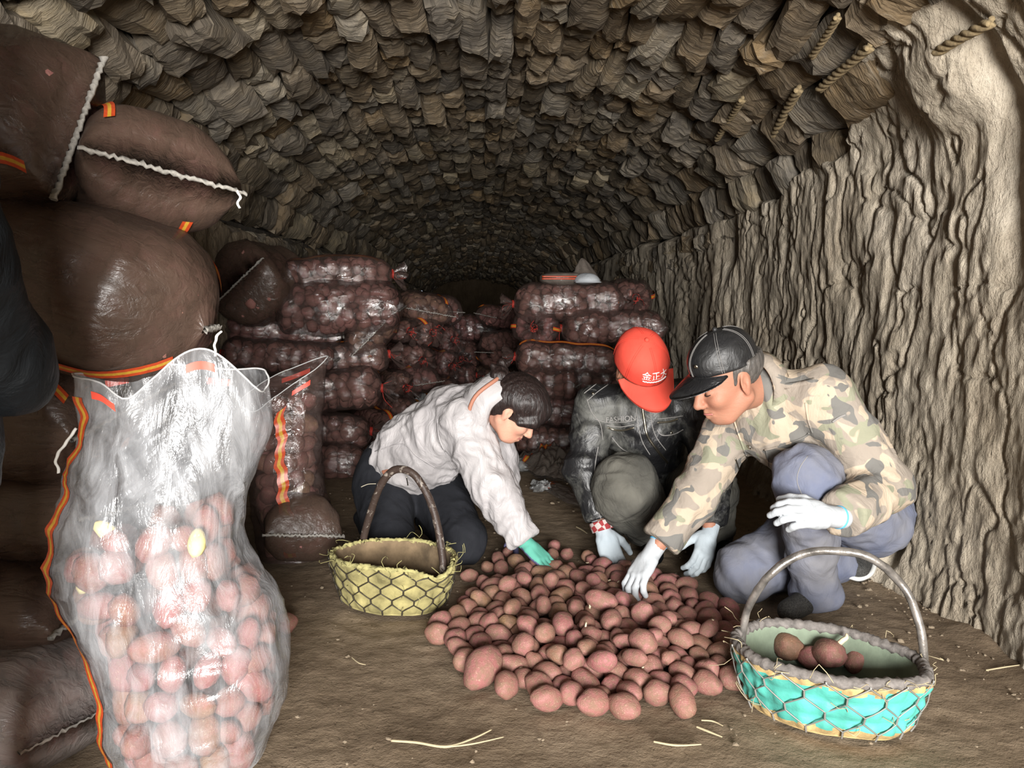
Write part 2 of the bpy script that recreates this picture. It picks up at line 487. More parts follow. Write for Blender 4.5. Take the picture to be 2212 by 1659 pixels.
def potato_vf(seed, sub=3):
    r = np.random.default_rng(seed); V, F = ico(sub)
    ax = np.array([[1.30, .98, .90], [1.12, 1.0, .93], [1.45, 1.0, .92], [1.2, 1.04, .88], [1.05, 1.0, .97], [1.5, .92, .86]][seed % 6])
    p = V * ax
    k = seed % 3
    if k == 1: p[:, 1:] *= (1 - .20 * p[:, 0:1] / ax[0]); p[:, 2] += .10 * (p[:, 0] / ax[0]) ** 2
    if seed == 8:                                     # one that runs to a point
        u = (p[:, 0:1] / ax[0]); p[:, 1:] *= np.where(u > 0, 1 - .55 * u ** 2, 1 - .05 * u ** 2); p[:, 0] *= np.where(u[:, 0] > 0, 1.18, 1)
    p = p * (1 + .16 * fbm(V * 1.25, 2, seed)[:, None] + .06 * fbm(V * 2.8, 2, seed + 7)[:, None])
    for e in range(7):                                # eyes
        d = r.normal(size=3); d /= np.linalg.norm(d); g = ((V - d) ** 2).sum(1)
        p -= V * (.075 * np.exp(-g / .012) - .03 * np.exp(-((np.sqrt(g) - .2) / .08) ** 2))[:, None]
    return p * .036, F
POT_ME = []
for _i in range(9):
    _V, _F = potato_vf(_i); _me = mk_mesh('potato', _V, _F); _me.materials.append(M_POT); POT_ME.append(_me)
POT_IN = []
for _i in range(5):
    _V, _F = potato_vf(_i + 20, 2); _me = mk_mesh('potato', _V, _F); _me.materials.append(M_POTIN); POT_IN.append(_me)
def sprout_mesh():
    v, f = tube_vf([(0, 0, -.004), (.001, .001, .006), (.004, .0, .011), (.008, .003, .013)], [.0042, .0036, .003, .0018], 6, 7)
    me = mk_mesh('sprout', v, f); me.materials.append(M_SPROUT); return me
SPROUT = sprout_mesh()
ORD = ['first', 'second', 'third', 'fourth', 'fifth', 'sixth', 'seventh', 'eighth', 'ninth', 'tenth', 'eleventh', 'twelfth', 'thirteenth', 'fourteenth', 'fifteenth', 'sixteenth', 'seventeenth', 'eighteenth', 'nineteenth', 'twentieth',
       '21st', '22nd', '23rd', '24th', '25th', '26th', '27th', '28th', '29th', '30th', '31st', '32nd', '33rd', '34th', '35th']
# ---------------------------------------------------------------- woven clear plastic sacks of potatoes
def mat_film(name, col, a_lo, a_hi, rough=.16, wscale=(9, 60, 9), spec=.6, bump=.5, wdist=.006):
    t = NT(name); co = t.coord('Object'); cw = t.coord('Object', wscale)
    a = t.noise(co, 7, 4, .6, .5); b = t.noise(cw, 1.0, 5, .62, .9); c = t.noise(t.coord('Object', (220, 220, 220)), 1.0, 2, .5)
    al = t.math('ADD', t.ramp(b, [(.35, a_lo), (.7, a_hi)]), t.ramp(a, [(.4, 0.0), (.75, .12)]), clamp=True)
    nm = t.bump(b, bump, wdist); nm = t.bump(c, .25, .0012, nm)
    t.set(color=col, rough=.5, spec=.1, alpha=al, normal=nm)
    g = t.new('ShaderNodeBsdfGlossy'); t.ln(t.ramp(a, [(.3, rough * .75), (.7, rough * 1.5)]), g.inputs['Roughness']); t.ln(nm, g.inputs['Normal'])
    lw = t.new('ShaderNodeLayerWeight'); lw.inputs['Blend'].default_value = .5; t.ln(nm, lw.inputs['Normal']); fac = t.ramp(lw.outputs['Facing'], [(0, .055 * spec), (.6, .075 * spec), (1, .26 * spec)])
    mx = t.new('ShaderNodeMixShader'); t.ln(fac, mx.inputs[0]); t.ln(t.b.outputs[0], mx.inputs[1]); t.ln(g.outputs[0], mx.inputs[2]); t.ln(mx.outputs[0], t.out.inputs[0])
    return t.m
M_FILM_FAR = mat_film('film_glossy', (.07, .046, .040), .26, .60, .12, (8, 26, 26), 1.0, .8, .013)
M_FILM_DARK = mat_film('film_shaded', (.072, .046, .034), .62, .86, .25, (5, 34, 34), .6, .55, .010)  # dark brown film: the shade over the left sacks is put into its colour
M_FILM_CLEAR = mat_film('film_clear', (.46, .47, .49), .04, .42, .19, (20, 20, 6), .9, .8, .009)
M_RED = plain('stripe_orange', (.42, .052, .014), .38, 90, .2, spec=.5)
M_YEL = plain('stripe_yellow', (.46, .26, .03), .38, 90, .2, spec=.5)
M_SEAM = plain('white_stitching', (.26, .245, .22), .5, 120, .3)
M_TIE = plain('red_string', (.38, .03, .02), .5)
M_FILL = plain('fill_shade', (.10, .052, .042), .8, 18, .5)

def sack_surface(L, W, H, ends=('tied', 'seam'), seed=0, n=44, m=40, lump=.012, sag=.10, bend=0.0, inset=.050):
    """film of a lying sack, long axis x. Returns S(u, a) -> points, and arrays for film and the potatoes under it."""
    r = np.random.default_rng(seed)
    ph = r.uniform(0, 6, 4)
    def radii(u):
        x = np.abs(u); e = np.clip((x - .62) / .38, 0, 1)
        kind = np.where(u < 0, ends[0], ends[1])
        base = 1 + .035 * np.sin(u * 5 + ph[0]) + .03 * np.sin(u * 9 + ph[1])
        w_t = np.sqrt(np.clip(1 - e ** 2.4, 0, 1)) * .92 + .08 * (1 - e) + .10 * e
        w_s = np.where(kind == 'corner', 1 - .84 * e ** 1.8, 1 + .02 * e); h_s = np.sqrt(np.clip(1 - e ** 2.0, 0, 1)) * .96 + .035
        tied = kind == 'tied'
        return base * W / 2 * np.where(tied, w_t, w_s), base * H / 2 * np.where(tied, w_t, h_s)
    def S(u, a, off=0.0):
        u = np.asarray(u, float); a = np.asarray(a, float)
        w, h = radii(u); c, s = np.cos(a), np.sin(a); k = 2 / 2.5
        y = (w + off) * np.sign(c) * np.abs(c) ** k; z = (h + off) * np.sign(s) * np.abs(s) ** k
        z = np.where(z < 0, z * (1 - sag), z)
        x = u * L / 2 + 0 * a
        return np.stack([x, y, z + bend * (u ** 2) * -1.0], -1)
    # potatoes just under the film, on a jittered grid round the sack
    pts = []; sp = .072
    nu = max(4, int(L * .93 / sp))
    for i in range(nu):
        u = -.9 + 1.8 * (i + .5) / nu; w, h = radii(np.array(u)); per = 2 * math.pi * math.sqrt((w * w + h * h) / 2); nk = max(5, int(per / sp))
        for k in range(nk):
            pts.append((u + r.normal(0, .03), 2 * math.pi * (k + .5 * (i % 2)) / nk + r.normal(0, .14), r.uniform(.85, 1.18)))
    pts = np.array(pts)
    C = S(pts[:, 0], pts[:, 1], -inset)
    us = np.linspace(-1, 1, n); as_ = np.linspace(0, 2 * np.pi, m, endpoint=False)
    U, A = np.meshgrid(us, as_, indexing='ij'); B = S(U, A)
    if lump:
        D2 = ((B[:, :, None] - S(pts[:, 0], pts[:, 1])[None, None]) ** 2).sum(-1)
        g = (np.exp(-D2 / (.033 ** 2)) * pts[:, 2]).sum(-1)
        B = B + (S(U, A, .01) - S(U, A)) / .01 * ((g - .7) * lump)[..., None]
    B = B + (S(U, A, .01) - S(U, A)) / .01 * (.006 * fbm(np.stack([U * L * 8, A * 3, 0 * U + seed], -1), 3, seed))[..., None]
    # gathers where the mouth is tied
    for sgn, kd in ((-1, ends[0]), (1, ends[1])):
        if kd == 'tied':
            e = np.clip((U * sgn - .72) / .28, 0, 1)
            B = B * (1 + (.16 * e * np.sin(A * 11 + ph[2]))[..., None] * np.array([0, 1, 1]))
    return S, B, C, pts, U, A
def sack_fill(C, pts, seed, sub=1):
    V0, F0 = ico(sub); r = np.random.default_rng(seed); VV = []; FF = []; b = 0
    for c, p in zip(C, pts):
        q = V0 * (np.array([1.25, 1, .95]) * .037 * p[2])
        R = np.array(Euler(r.uniform(0, 6, 3)).to_matrix()); VV.append(q @ R.T + c); FF.append(F0 + b); b += len(q)
    return np.concatenate(VV), np.concatenate(FF)
def ribbon(S, u0, u1, a, wid=.030, off=.007, n=40, thick=.0, seed=0, bands=(0, 1, 0)):
    """stripe along the sack at angle a: orange, yellow, orange"""
    us = np.linspace(u0, u1, n); k = len(bands) + 1; V = []; r = np.random.default_rng(seed)
    wob = .05 * np.sin(us * 4 + r.uniform(0, 6)) + .02 * np.sin(us * 13)
    for j in range(k):
        p = S(us, a + wob, off); q = S(us, a + wob + .05, off); t = q - p; t /= np.linalg.norm(t, axis=1)[:, None]
        V.append(p + t * wid * (j / (k - 1) - .5))
    V = np.stack(V, 1)
    return V.reshape(-1, 3), grid_faces(n, k), np.tile(np.array(bands), n - 1)
def seam_strip(S, end, W, seed=0, lip=.011):
    """stitched flat hem across a seam end"""
    r = np.random.default_rng(seed); n = 44; s = np.linspace(-1, 1, n); base = S(np.full(n, end * 1.0), np.where(s > 0, 0, math.pi))
    yy = np.abs(base[:, 1]).max() * s * 1.03; x0 = base[:, 0].mean()
    V = []
    q_ = lip / .011
    for k, (dx, th) in enumerate(((-.004, .004 * q_), (.5 * lip, .005 * q_), (lip, .003 * q_))):
        pr = .003 * np.sin(s * 60 + k) + .002 * r.normal(size=n)
        for zz in (1, -1): V.append(np.stack([x0 + end * dx + 0 * s, yy, base[:, 2].mean() + zz * th + pr], -1))
    V = np.stack([V[0], V[2], V[4], V[5], V[3], V[1]], 1)
    return V.reshape(-1, 3), grid_faces(n, 6, wrap_v=True)
def tie_mesh(x, sgn, seed):
    r = np.random.default_rng(seed); L = []
    a = np.linspace(0, 2 * np.pi, 15)
    for k in range(3):
        L.append(tube_vf(np.stack([x + .006 * (k - 1) + .002 * np.sin(3 * a), .026 * np.cos(a), .026 * np.sin(a)], -1), .0026, 5, caps=False))
    for k in range(4):
        d = r.normal(0, .035, (3, 3)); d[:, 0] = np.abs(d[:, 0]) * sgn; d[:, 2] -= .012
        L.append(tube_vf(np.array([[x, .015, 0]]) + np.concatenate([[[0, 0, 0]], np.cumsum(d * .6, 0)]), .0017, 5, 10))
    return join_vf(L)
def frill_mesh(x, sgn, seed, R=.055):
    """gathered film that flares out past the tie"""
    n = 8; m = 36; u = np.linspace(0, 1, n); a = np.linspace(0, 2 * np.pi, m, endpoint=False); U, A = np.meshgrid(u, a, indexing='ij')
    rr = .014 + R * U ** .8 * (1 + .45 * np.sin(A * 7 + seed) + .25 * np.sin(A * 13 + 2 * seed))
    V = np.stack([x + sgn * (.075 * U - .02 * U * np.cos(A * 7 + seed)), rr * np.cos(A), rr * np.sin(A) - .02 * U], -1)
    return V.reshape(-1, 3), grid_faces(n, m, wrap_v=True)

SACK_CACHE = {}
def sack_parts(key, L, W, H, ends, seed, film, stripes, lump=.012, n=44, m=40, fillsub=1, sag=.10, bend=0., fillmat=None, inset=.058):
    if key in SACK_CACHE: return SACK_CACHE[key]
    S, B, C, pts, U, A = sack_surface(L, W, H, ends, seed, n, m, lump, sag, bend, inset)
    F = grid_faces(n, m, wrap_v=True).tolist() + [list(range(m))[::-1], [(n - 1) * m + k for k in range(m)]]
    out = []
    me = mk_mesh('film', B.reshape(-1, 3), F); me.materials.append(film); out.append(('film', me, None))
    V, Fq = sack_fill(C, pts, seed, fillsub); me = mk_mesh('potato_fill', V, Fq); me.materials.append(fillmat or M_POTIN); out.append(('potato_fill', me, 'stuff'))
    for k, a in enumerate(stripes):
        V, Fq, mi = ribbon(S, -.93, .93, a, .026, lump * .55 + .006, seed=seed + k)
        me = mk_mesh('stripe', V, Fq); me.materials.append(M_RED); me.materials.append(M_YEL); me.polygons.foreach_set('material_index', mi.astype(np.int32)); out.append(('stripe', me, None))
    for sgn, kd in ((-1, ends[0]), (1, ends[1])):
        if kd == 'tied':
            V, Fq = tie_mesh(sgn * L * .497, sgn, seed + 5); me = mk_mesh('tie', V, Fq); me.materials.append(M_TIE); out.append(('tie', me, None))
            V, Fq = frill_mesh(sgn * L * .497, sgn, seed); me = mk_mesh('gathered_mouth', V, Fq); me.materials.append(film); out.append(('gathered_mouth', me, None))
        else:
            V, Fq = seam_strip(S, sgn, W, seed, .011 if film is M_FILM_DARK else .005); me = mk_mesh('seam', V, Fq); me.materials.append(M_SEAM); out.append(('seam', me, None))
    SACK_CACHE[key] = out
    return out
def basis(xdir, up=(0, 0, 1), roll=0.0):
    x = Vector(xdir).normalized(); u = Vector(up); y = u.cross(x).normalized(); z = x.cross(y)
    return Matrix((x, y, z)).transposed().to_4x4() @ Matrix.Rotation(roll, 4, 'X')
def put_sack(parts, label, pos, xdir, roll=0., scale=(1, 1, 1), group=None):
    root = thing('potato_sack', label, 'sack', pos, basis(xdir, roll=roll).to_euler(), group)
    root.scale = scale
    for nm, me, kd in parts:
        o = link(nm, me, None, root)
        if kd: o['kind'] = kd
    return root
# ---------------------------------------------------------------- bodies and clothes: smooth distance fields meshed by surface nets
def seg(p, a, b, ra, rb):
    a = np.asarray(a, float); ab = np.asarray(b, float) - a
    t = np.clip(((p - a) @ ab) / (ab @ ab + 1e-12), 0, 1)
    return np.linalg.norm(p - a - t[..., None] * ab, axis=-1) - (ra + (rb - ra) * t)
def ell(p, c, r, R=None):
    q = p - np.asarray(c, float)
    if R is not None: q = q @ np.asarray(R, float)
    r = np.asarray(r, float)
    k0 = np.linalg.norm(q / r, axis=-1); k1 = np.linalg.norm(q / (r * r), axis=-1) + 1e-9
    return k0 * (k0 - 1) / k1
def smin(a, b, k):
    h = np.clip(.5 + .5 * (b - a) / k, 0, 1)
    return b + (a - b) * h - k * h * (1 - h)
class Field:
    """list of primitives in metres; cap(a, b, ra, rb), ball(c, radii, R), with per-item blend; cut() trims, dent() carves"""
    def __init__(s): s.it = []
    def cap(s, a, b, ra, rb, k=.03): s.it.append(('c', np.array(a, float), np.array(b, float), ra, rb, k)); return s
    def ball(s, c, r, R=None, k=.03):
        r = (r, r, r) if isinstance(r, (int, float)) else r
        s.it.append(('e', np.array(c, float), np.array(r, float), None if R is None else np.array(R, float), 0, k)); return s
    def chain(s, pts, rad, k=.03):
        for i in range(len(pts) - 1): s.cap(pts[i], pts[i + 1], rad[i], rad[i + 1], k)
        return s
    def cut(s, p, n, reach=.2): s.it.append(('x', np.array(p, float), np.array(Vector(n).normalized()), reach, 0, 0)); return s
    def dent(s, c, r, R=None, k=.01): s.it.append(('d', np.array(c, float), np.array((r, r, r) if isinstance(r, (int, float)) else r, float), None if R is None else np.array(R, float), 0, k)); return s
    def mesh(s, h, pad=.02):
        lo = np.full(3, 1e9); hi = -lo
        bb = []
        for t, a, b, c, d, k in s.it:
            if t == 'c': l = np.minimum(a - c, b - d); u = np.maximum(a + c, b + d)
            elif t == 'e' or t == 'd': m = b.max(); l = a - m; u = a + m
            else: l = a - c; u = a + c
            bb.append((l, u))
            if t in 'ce': lo = np.minimum(lo, l); hi = np.maximum(hi, u)
        lo = lo - pad - 2 * h; n = np.ceil((hi + pad + 2 * h - lo) / h).astype(int) + 1
        D = np.full(n, .08)
        ax = [lo[i] + h * np.arange(n[i]) for i in range(3)]
        for (t, a, b, c, d, k), (l, u) in zip(s.it, bb):
            m = .07 + k
            i0 = np.clip(np.floor((l - m - lo) / h).astype(int), 0, n); i1 = np.clip(np.ceil((u + m - lo) / h).astype(int) + 1, 0, n)
            if (i1 <= i0).any(): continue
            sl = tuple(slice(i0[i], i1[i]) for i in range(3))
            p = np.stack(np.meshgrid(*[ax[i][sl[i]] for i in range(3)], indexing='ij'), -1)
            if t == 'c': D[sl] = smin(D[sl], seg(p, a, b, c, d), k)
            elif t == 'e': D[sl] = smin(D[sl], ell(p, a, b, c), k)
            elif t == 'd': D[sl] = -smin(-D[sl], ell(p, a, b, c), k)
            else:
                pl = (p - a) @ b; w = np.linalg.norm(p - a, axis=-1) < c
                D[sl] = np.where(w, np.maximum(D[sl], pl), D[sl])
        return nets(D, lo, h)
def nets(D, lo, h):
    ins = D < 0
    c = np.zeros(np.array(D.shape) - 1, int)
    for dx in (0, 1):
        for dy in (0, 1):
            for dz in (0, 1):
                c += ins[dx:D.shape[0] - 1 + dx, dy:D.shape[1] - 1 + dy, dz:D.shape[2] - 1 + dz]
    act = (c > 0) & (c < 8)
    idx = np.full(act.shape, -1); ii = np.argwhere(act); idx[act] = np.arange(len(ii))
    acc = np.zeros((len(ii), 3)); cnt = np.zeros(len(ii))
    corners = [(x, y, z) for x in (0, 1) for y in (0, 1) for z in (0, 1)]
    val = {q: D[ii[:, 0] + q[0], ii[:, 1] + q[1], ii[:, 2] + q[2]] for q in corners}
    for q in corners:
        for k in range(3):
            if q[k] == 0:
                r = list(q); r[k] = 1; r = tuple(r)
                a, b = val[q], val[r]; m = (a < 0) != (b < 0)
                t = np.where(m, a / np.where(m, a - b, 1), 0)
                for j in range(3):
                    acc[:, j] += np.where(m, q[j] + (t if j == k else 0), 0)
                cnt += m
    V = (ii + acc / np.maximum(cnt, 1)[:, None]) * h + lo
    F = []
    for k in range(3):
        o1, o2 = (k + 1) % 3, (k + 2) % 3
        sl0 = [slice(1, -1)] * 3; sl1 = [slice(1, -1)] * 3
        sl0[k] = slice(0, D.shape[k] - 1); sl1[k] = slice(1, D.shape[k])
        a = ins[tuple(sl0)]; b = ins[tuple(sl1)]
        e = np.argwhere(a != b); flip = a[a != b]
        e = e.copy(); e[:, o1] += 1; e[:, o2] += 1
        def cell(d1, d2):
            q = e.copy(); q[:, o1] -= d1; q[:, o2] -= d2; return idx[q[:, 0], q[:, 1], q[:, 2]]
        quad = np.stack([cell(1, 1), cell(0, 1), cell(0, 0), cell(1, 0)], 1)
        quad[~flip] = quad[~flip][:, ::-1]
        F.append(quad)
    F = np.concatenate(F); F = F[(F >= 0).all(1)]
    return V, F
def vnormals(V, F):
    n = np.cross(V[F[:, 2]] - V[F[:, 0]], V[F[:, 3 if F.shape[1] > 3 else 1]] - V[F[:, 1 if F.shape[1] > 3 else 0]])
    N = np.zeros_like(V)
    for k in range(F.shape[1]): np.add.at(N, F[:, k], n)
    return N / (np.linalg.norm(N, axis=1)[:, None] + 1e-12)
def relax(V, F, it=2):
    E = np.concatenate([F[:, [k, (k + 1) % F.shape[1]]] for k in range(F.shape[1])])
    for _ in range(it):
        A = np.zeros_like(V); c = np.zeros(len(V)); np.add.at(A, E[:, 0], V[E[:, 1]]); np.add.at(A, E[:, 1], V[E[:, 0]]); np.add.at(c, E[:, 0], 1); np.add.at(c, E[:, 1], 1)
        V = V * .4 + .6 * A / np.maximum(c, 1)[:, None]
    return V
def garment(name, fld, h, mat, parent, org, folds=0., fscale=(8, 8, 8), seed=0, smooth=2, axis=None, fine=0.):
    V, F = fld.mesh(h)
    V = relax(V, F, smooth)
    if folds:
        N = vnormals(V, F)
        q = V * np.array(fscale)
        w = np.stack([fbm(V * 5, 2, seed), fbm(V * 5 + 9, 2, seed + 1), fbm(V * 5 + 5, 2, seed + 2)], -1)
        r = ridged(q + 1.1 * w, 2, seed + 3)
        V = V + N * (folds * (r * .9 + .5 * fbm(V * 11, 2, seed + 9)) + fine * fbm(q * 3.1 + w, 2, seed + 4))[:, None]
    me = mk_mesh(name, V - np.array(org), F)
    # mean edge orientation check: make normals point outward
    return link(name, me, mat, parent)
def head_field(fr, sc=1.0, female=False):
    """fr = (centre, forward, left, up); returns Field in world metres"""
    c, f, l, u = [np.array(x, float) for x in fr]
    R = np.stack([f, l, u], 1)
    T = lambda x, y, z: c + (f * x + l * y + u * z) * sc
    r = lambda *a: tuple(q * sc for q in a)
    F = Field()
    F.ball(T(-.012, 0, .035), r(.098, .077, .088), R, .02)
    F.ball(T(.030, 0, -.030), r(.062, .060, .085), R, .03)
    F.ball(T(.052, 0, -.092), r(.030, .030, .026), R, .028)             # chin
    F.cap(T(-.012, .056, -.055), T(.040, .026, -.098), .022 * sc, .018 * sc, .022); F.cap(T(-.012, -.056, -.055), T(.040, -.026, -.098), .022 * sc, .018 * sc, .022)   # jaw
    F.cap(T(.074, .036, .018), T(.082, 0, .014), .013 * sc, .012 * sc, .014); F.cap(T(.074, -.036, .018), T(.082, 0, .014), .013 * sc, .012 * sc, .014)    # brow
    F.ball(T(.062, .038, -.030), r(.026, .024, .024), R, .018); F.ball(T(.062, -.038, -.030), r(.026, .024, .024), R, .018)      # cheeks
    for s in (1, -1):
        F.dent(T(.094, .031 * s, -.004), r(.016, .017, .011), R, .012)
        F.ball(T(.074, .031 * s, -.005), r(.0135, .0145, .0125), R, .004)                     # lidded eye
    F.cap(T(.086, 0, .004), T(.108, 0, -.036), .0085 * sc, .0125 * sc, .010)                                                   # nose
    F.ball(T(.098, .012, -.041), r(.010, .008, .008), R, .006); F.ball(T(.098, -.012, -.041), r(.010, .008, .008), R, .006)
    F.cap(T(.080, .020, -.066), T(.088, 0, -.063), .0055 * sc, .0075 * sc, .006); F.cap(T(.080, -.020, -.066), T(.088, 0, -.063), .0055 * sc, .0075 * sc, .006)
    F.cap(T(.079, .018, -.077), T(.085, 0, -.078), .006 * sc, .0085 * sc, .006); F.cap(T(.079, -.018, -.077), T(.085, 0, -.078), .006 * sc, .0085 * sc, .006)
    F.dent(T(.092, 0, -.0705), r(.012, .026, .0022), R, .003)
    for s in (1, -1):                                                                                                         # ears
        Re = R @ np.array(Euler((0, -.25, .35 * s)).to_matrix())
        F.ball(T(-.012, .076 * s, -.008), r(.021, .008, .033), Re, .008)
        F.dent(T(-.006, .085 * s, -.006), r(.011, .006, .020), Re, .004)
        F.ball(T(-.002, .079 * s, -.016), r(.006, .006, .009), Re, .003)
        F.ball(T(-.008, .076 * s, -.037), r(.009, .006, .010), Re, .006)
    return F, T
def frame_of(center, fwd, up):
    f = Vector(fwd).normalized(); l = Vector(up).cross(f).normalized(); u = f.cross(l)
    return (np.array(center), np.array(f), np.array(l), np.array(u))
def hand_field(wrist, d, back, side, curl=(.5, .5, .5, .5), thumb=.5, spread=.10, sc=1.0, fat=0.0):
    """d: from wrist to knuckles; back: normal of the back of the hand; side +1: thumb lies on the +y side"""
    x = Vector(d).normalized(); z = (Vector(back) - x * Vector(back).dot(x)).normalized(); y = z.cross(x)
    if side < 0: pass
    X, Y, Z = np.array(x), np.array(y) * side, np.array(z); w = np.array(wrist, float)
    T = lambda a, b, c: w + (X * a + Y * b + Z * c) * sc
    F = Field(); R = np.stack([X, Y, Z], 1)
    F.cap(T(-.05, 0, 0), T(.015, 0, 0), (.027 + fat) * sc, (.026 + fat) * sc, .012)
    F.ball(T(.030, .004, -.002), ((.038 + fat) * sc, (.036 + fat) * sc, (.0175 + fat) * sc), R, .012)
    for k, yy in enumerate((.027, .009, -.009, -.026)):
        F.cap(T(.022, yy * .8, 0), T(.083 - .006 * abs(k - 1), yy, .002), (.0125 + fat) * sc, (.0115 + fat) * sc, .010)
    F.ball(T(.055, 0, -.004), ((.034 + fat) * sc, (.037 + fat) * sc, (.014 + fat) * sc), R, .010)
    L = ((.040, .025, .021), (.044, .029, .022), (.041, .027, .021), (.033, .021, .018))
    ends = []
    for k, yy in enumerate((.028, .0095, -.0095, -.027)):
        p = np.array([.083 - .006 * abs(k - 1) - (.006 if k == 3 else 0), yy, .0]); a = .25 * curl[k]; sp = spread * (1.5 - k)
        for j, ln in enumerate(L[k]):
            q = p + ln * np.array([math.cos(a) * math.cos(sp), math.cos(a) * math.sin(sp), -math.sin(a)])
            F.cap(T(*p), T(*q), (.0098 - .0009 * j + fat) * sc, (.0090 - .0010 * j + fat) * sc, .0035)
            p = q; a += (.95, .75, .5)[j] * curl[k] + .05
        ends.append(T(*p))
    p = np.array([.012, .026, -.008])
    for j, (ln, an, dn) in enumerate(((.040, .85, .30), (.034, .55, .35 + .4 * thumb), (.026, .35, .4 + .8 * thumb))):
        an2 = an * (1 - .35 * thumb)
        q = p + ln * np.array([math.cos(an2) * math.cos(dn), math.sin(an2) * math.cos(dn), -math.sin(dn)])
        F.cap(T(*p), T(*q), (.0145 - .0022 * j + fat) * sc, (.0125 - .0020 * j + fat) * sc, .006)
        p = q
    return F, T
def cap_parts(fr, sc, mat, parent, org, brim_len=.075, brim_w=.082, droop=.018, panels=True, crown_h=.118, lift=0.0):
    """baseball cap in a head frame; returns (crown, brim, T)"""
    c, f, l, u = fr
    T = lambda x, y, z: c[None] + (x[..., None] * f + y[..., None] * l + z[..., None] * u) * sc
    nu, nv = 22, 72
    a = np.linspace(0, 2 * np.pi, nv, endpoint=False); t = np.linspace(0, 1, nu)
    Tt, A = np.meshgrid(t, a, indexing='ij')
    rr = np.sqrt(np.clip(1 - (1 - np.cos(Tt * np.pi / 2)) ** 2, 0, 1)); prof = np.cos(Tt * np.pi / 2)
    rad = np.where(Tt < .0, 1, np.clip(1 - Tt ** 2.6, 0, 1) ** .5)
    hgt = Tt ** .92 * crown_h
    seamr = 1 - .012 * np.exp(-(((A * 6 / (2 * np.pi) + .5) % 1 - .5) / .05) ** 2) if panels else 1
    bulge = 1 + .04 * np.exp(-((Tt - .35) / .3) ** 2) * np.cos(A).clip(0)
    x = .107 * rad * np.cos(A) * seamr * bulge - .012 - .006 * Tt; y = .086 * rad * np.sin(A) * seamr
    z = lift + .030 + hgt - .012 * (1 - np.cos(A)) * (1 - Tt) * .8
    V = T(x, y, z)
    Vi = T(x * .965, y * .965, z - .003)
    n = nu * nv
    F1 = grid_faces(nu, nv, wrap_v=True); F2 = F1[:, ::-1] + n
    i = np.arange(nv); F3 = np.stack([i, i + n, (i + 1) % nv + n, (i + 1) % nv], 1)[:, ::-1]
    V = np.concatenate([V.reshape(-1, 3), Vi.reshape(-1, 3)])
    V = V + .0015 * np.stack([fbm(V * 30, 2, 1), fbm(V * 30, 2, 2), fbm(V * 30, 2, 3)], -1)
    crown = link('cap', mk_mesh('cap', V - org, np.concatenate([F1, F2, F3])), mat, parent)
    # brim
    m, k = 30, 9
    b = np.linspace(-1, 1, m); s = np.linspace(0, 1, k); B, S_ = np.meshgrid(b, s, indexing='ij')
    an = B * 1.12
    x0 = .107 * np.cos(an) - .010; y0 = .086 * np.sin(an)
    x1 = x0 + brim_len * (np.cos(B * 1.5705).clip(0)) ** .72; y1 = y0 * 1.0 + (brim_w - .080) * B
    X = x0 + (x1 - x0) * S_; Y = y0 + (y1 - y0) * S_
    tp = np.cos(B * 1.5705).clip(0) ** .5
    Z = lift + .031 - .013 * B ** 2 - tp * (droop * S_ + .012 * S_ ** 2 + .012 * B ** 2 * S_)
    top = T(X, Y, Z); bot = T(X, Y, Z - .0045)
    n = m * k; Fb = grid_faces(m, k)
    per = [i * k for i in range(m)] + [(m - 1) * k + j for j in range(1, k)] + [i * k + k - 1 for i in range(m - 2, -1, -1)] + [j for j in range(k - 2, 0, -1)]
    per = np.array(per); pn = np.roll(per, -1)
    Fs = np.stack([per, pn, pn + n, per + n], 1)
    brim = link('brim', mk_mesh('brim', np.concatenate([top.reshape(-1, 3), bot.reshape(-1, 3)]) - org, np.concatenate([Fb, Fb[:, ::-1] + n, Fs])), mat, crown)
    bt = T(np.array([-.018]), np.zeros(1), np.array([.030 + lift + crown_h + .001]))[0]
    v, fq = ico(2); button = link('button', mk_mesh('button', v * np.array([.008, .008, .008]) * sc + bt - org, fq), mat, crown)
    # seams between the panels
    L = []
    for q in range(6):
        aa = (q + .5) / 6 * 2 * np.pi if False else q / 6 * 2 * np.pi + np.pi / 6 * 0
        tt = np.linspace(.0, .97, 26); rd = np.clip(1 - tt ** 2.6, 0, 1) ** .5
        for dd in (-.03, .03):
            a2 = aa + dd / np.maximum(rd, .2); bl = 1 + .04 * np.exp(-((tt - .35) / .3) ** 2) * np.clip(np.cos(a2), 0, None)
            L.append(tube_vf(T((.1075 * rd * np.cos(a2)) * bl - .012 - .006 * tt,   .0865 * rd * np.sin(a2), lift + .031 + tt ** .92 * crown_h - .012 * (1 - np.cos(a2)) * (1 - tt) * .8), .0008 * sc, 4, caps=False))
    V, Fq = join_vf(L)
    return crown, brim, T, (V - org, Fq)
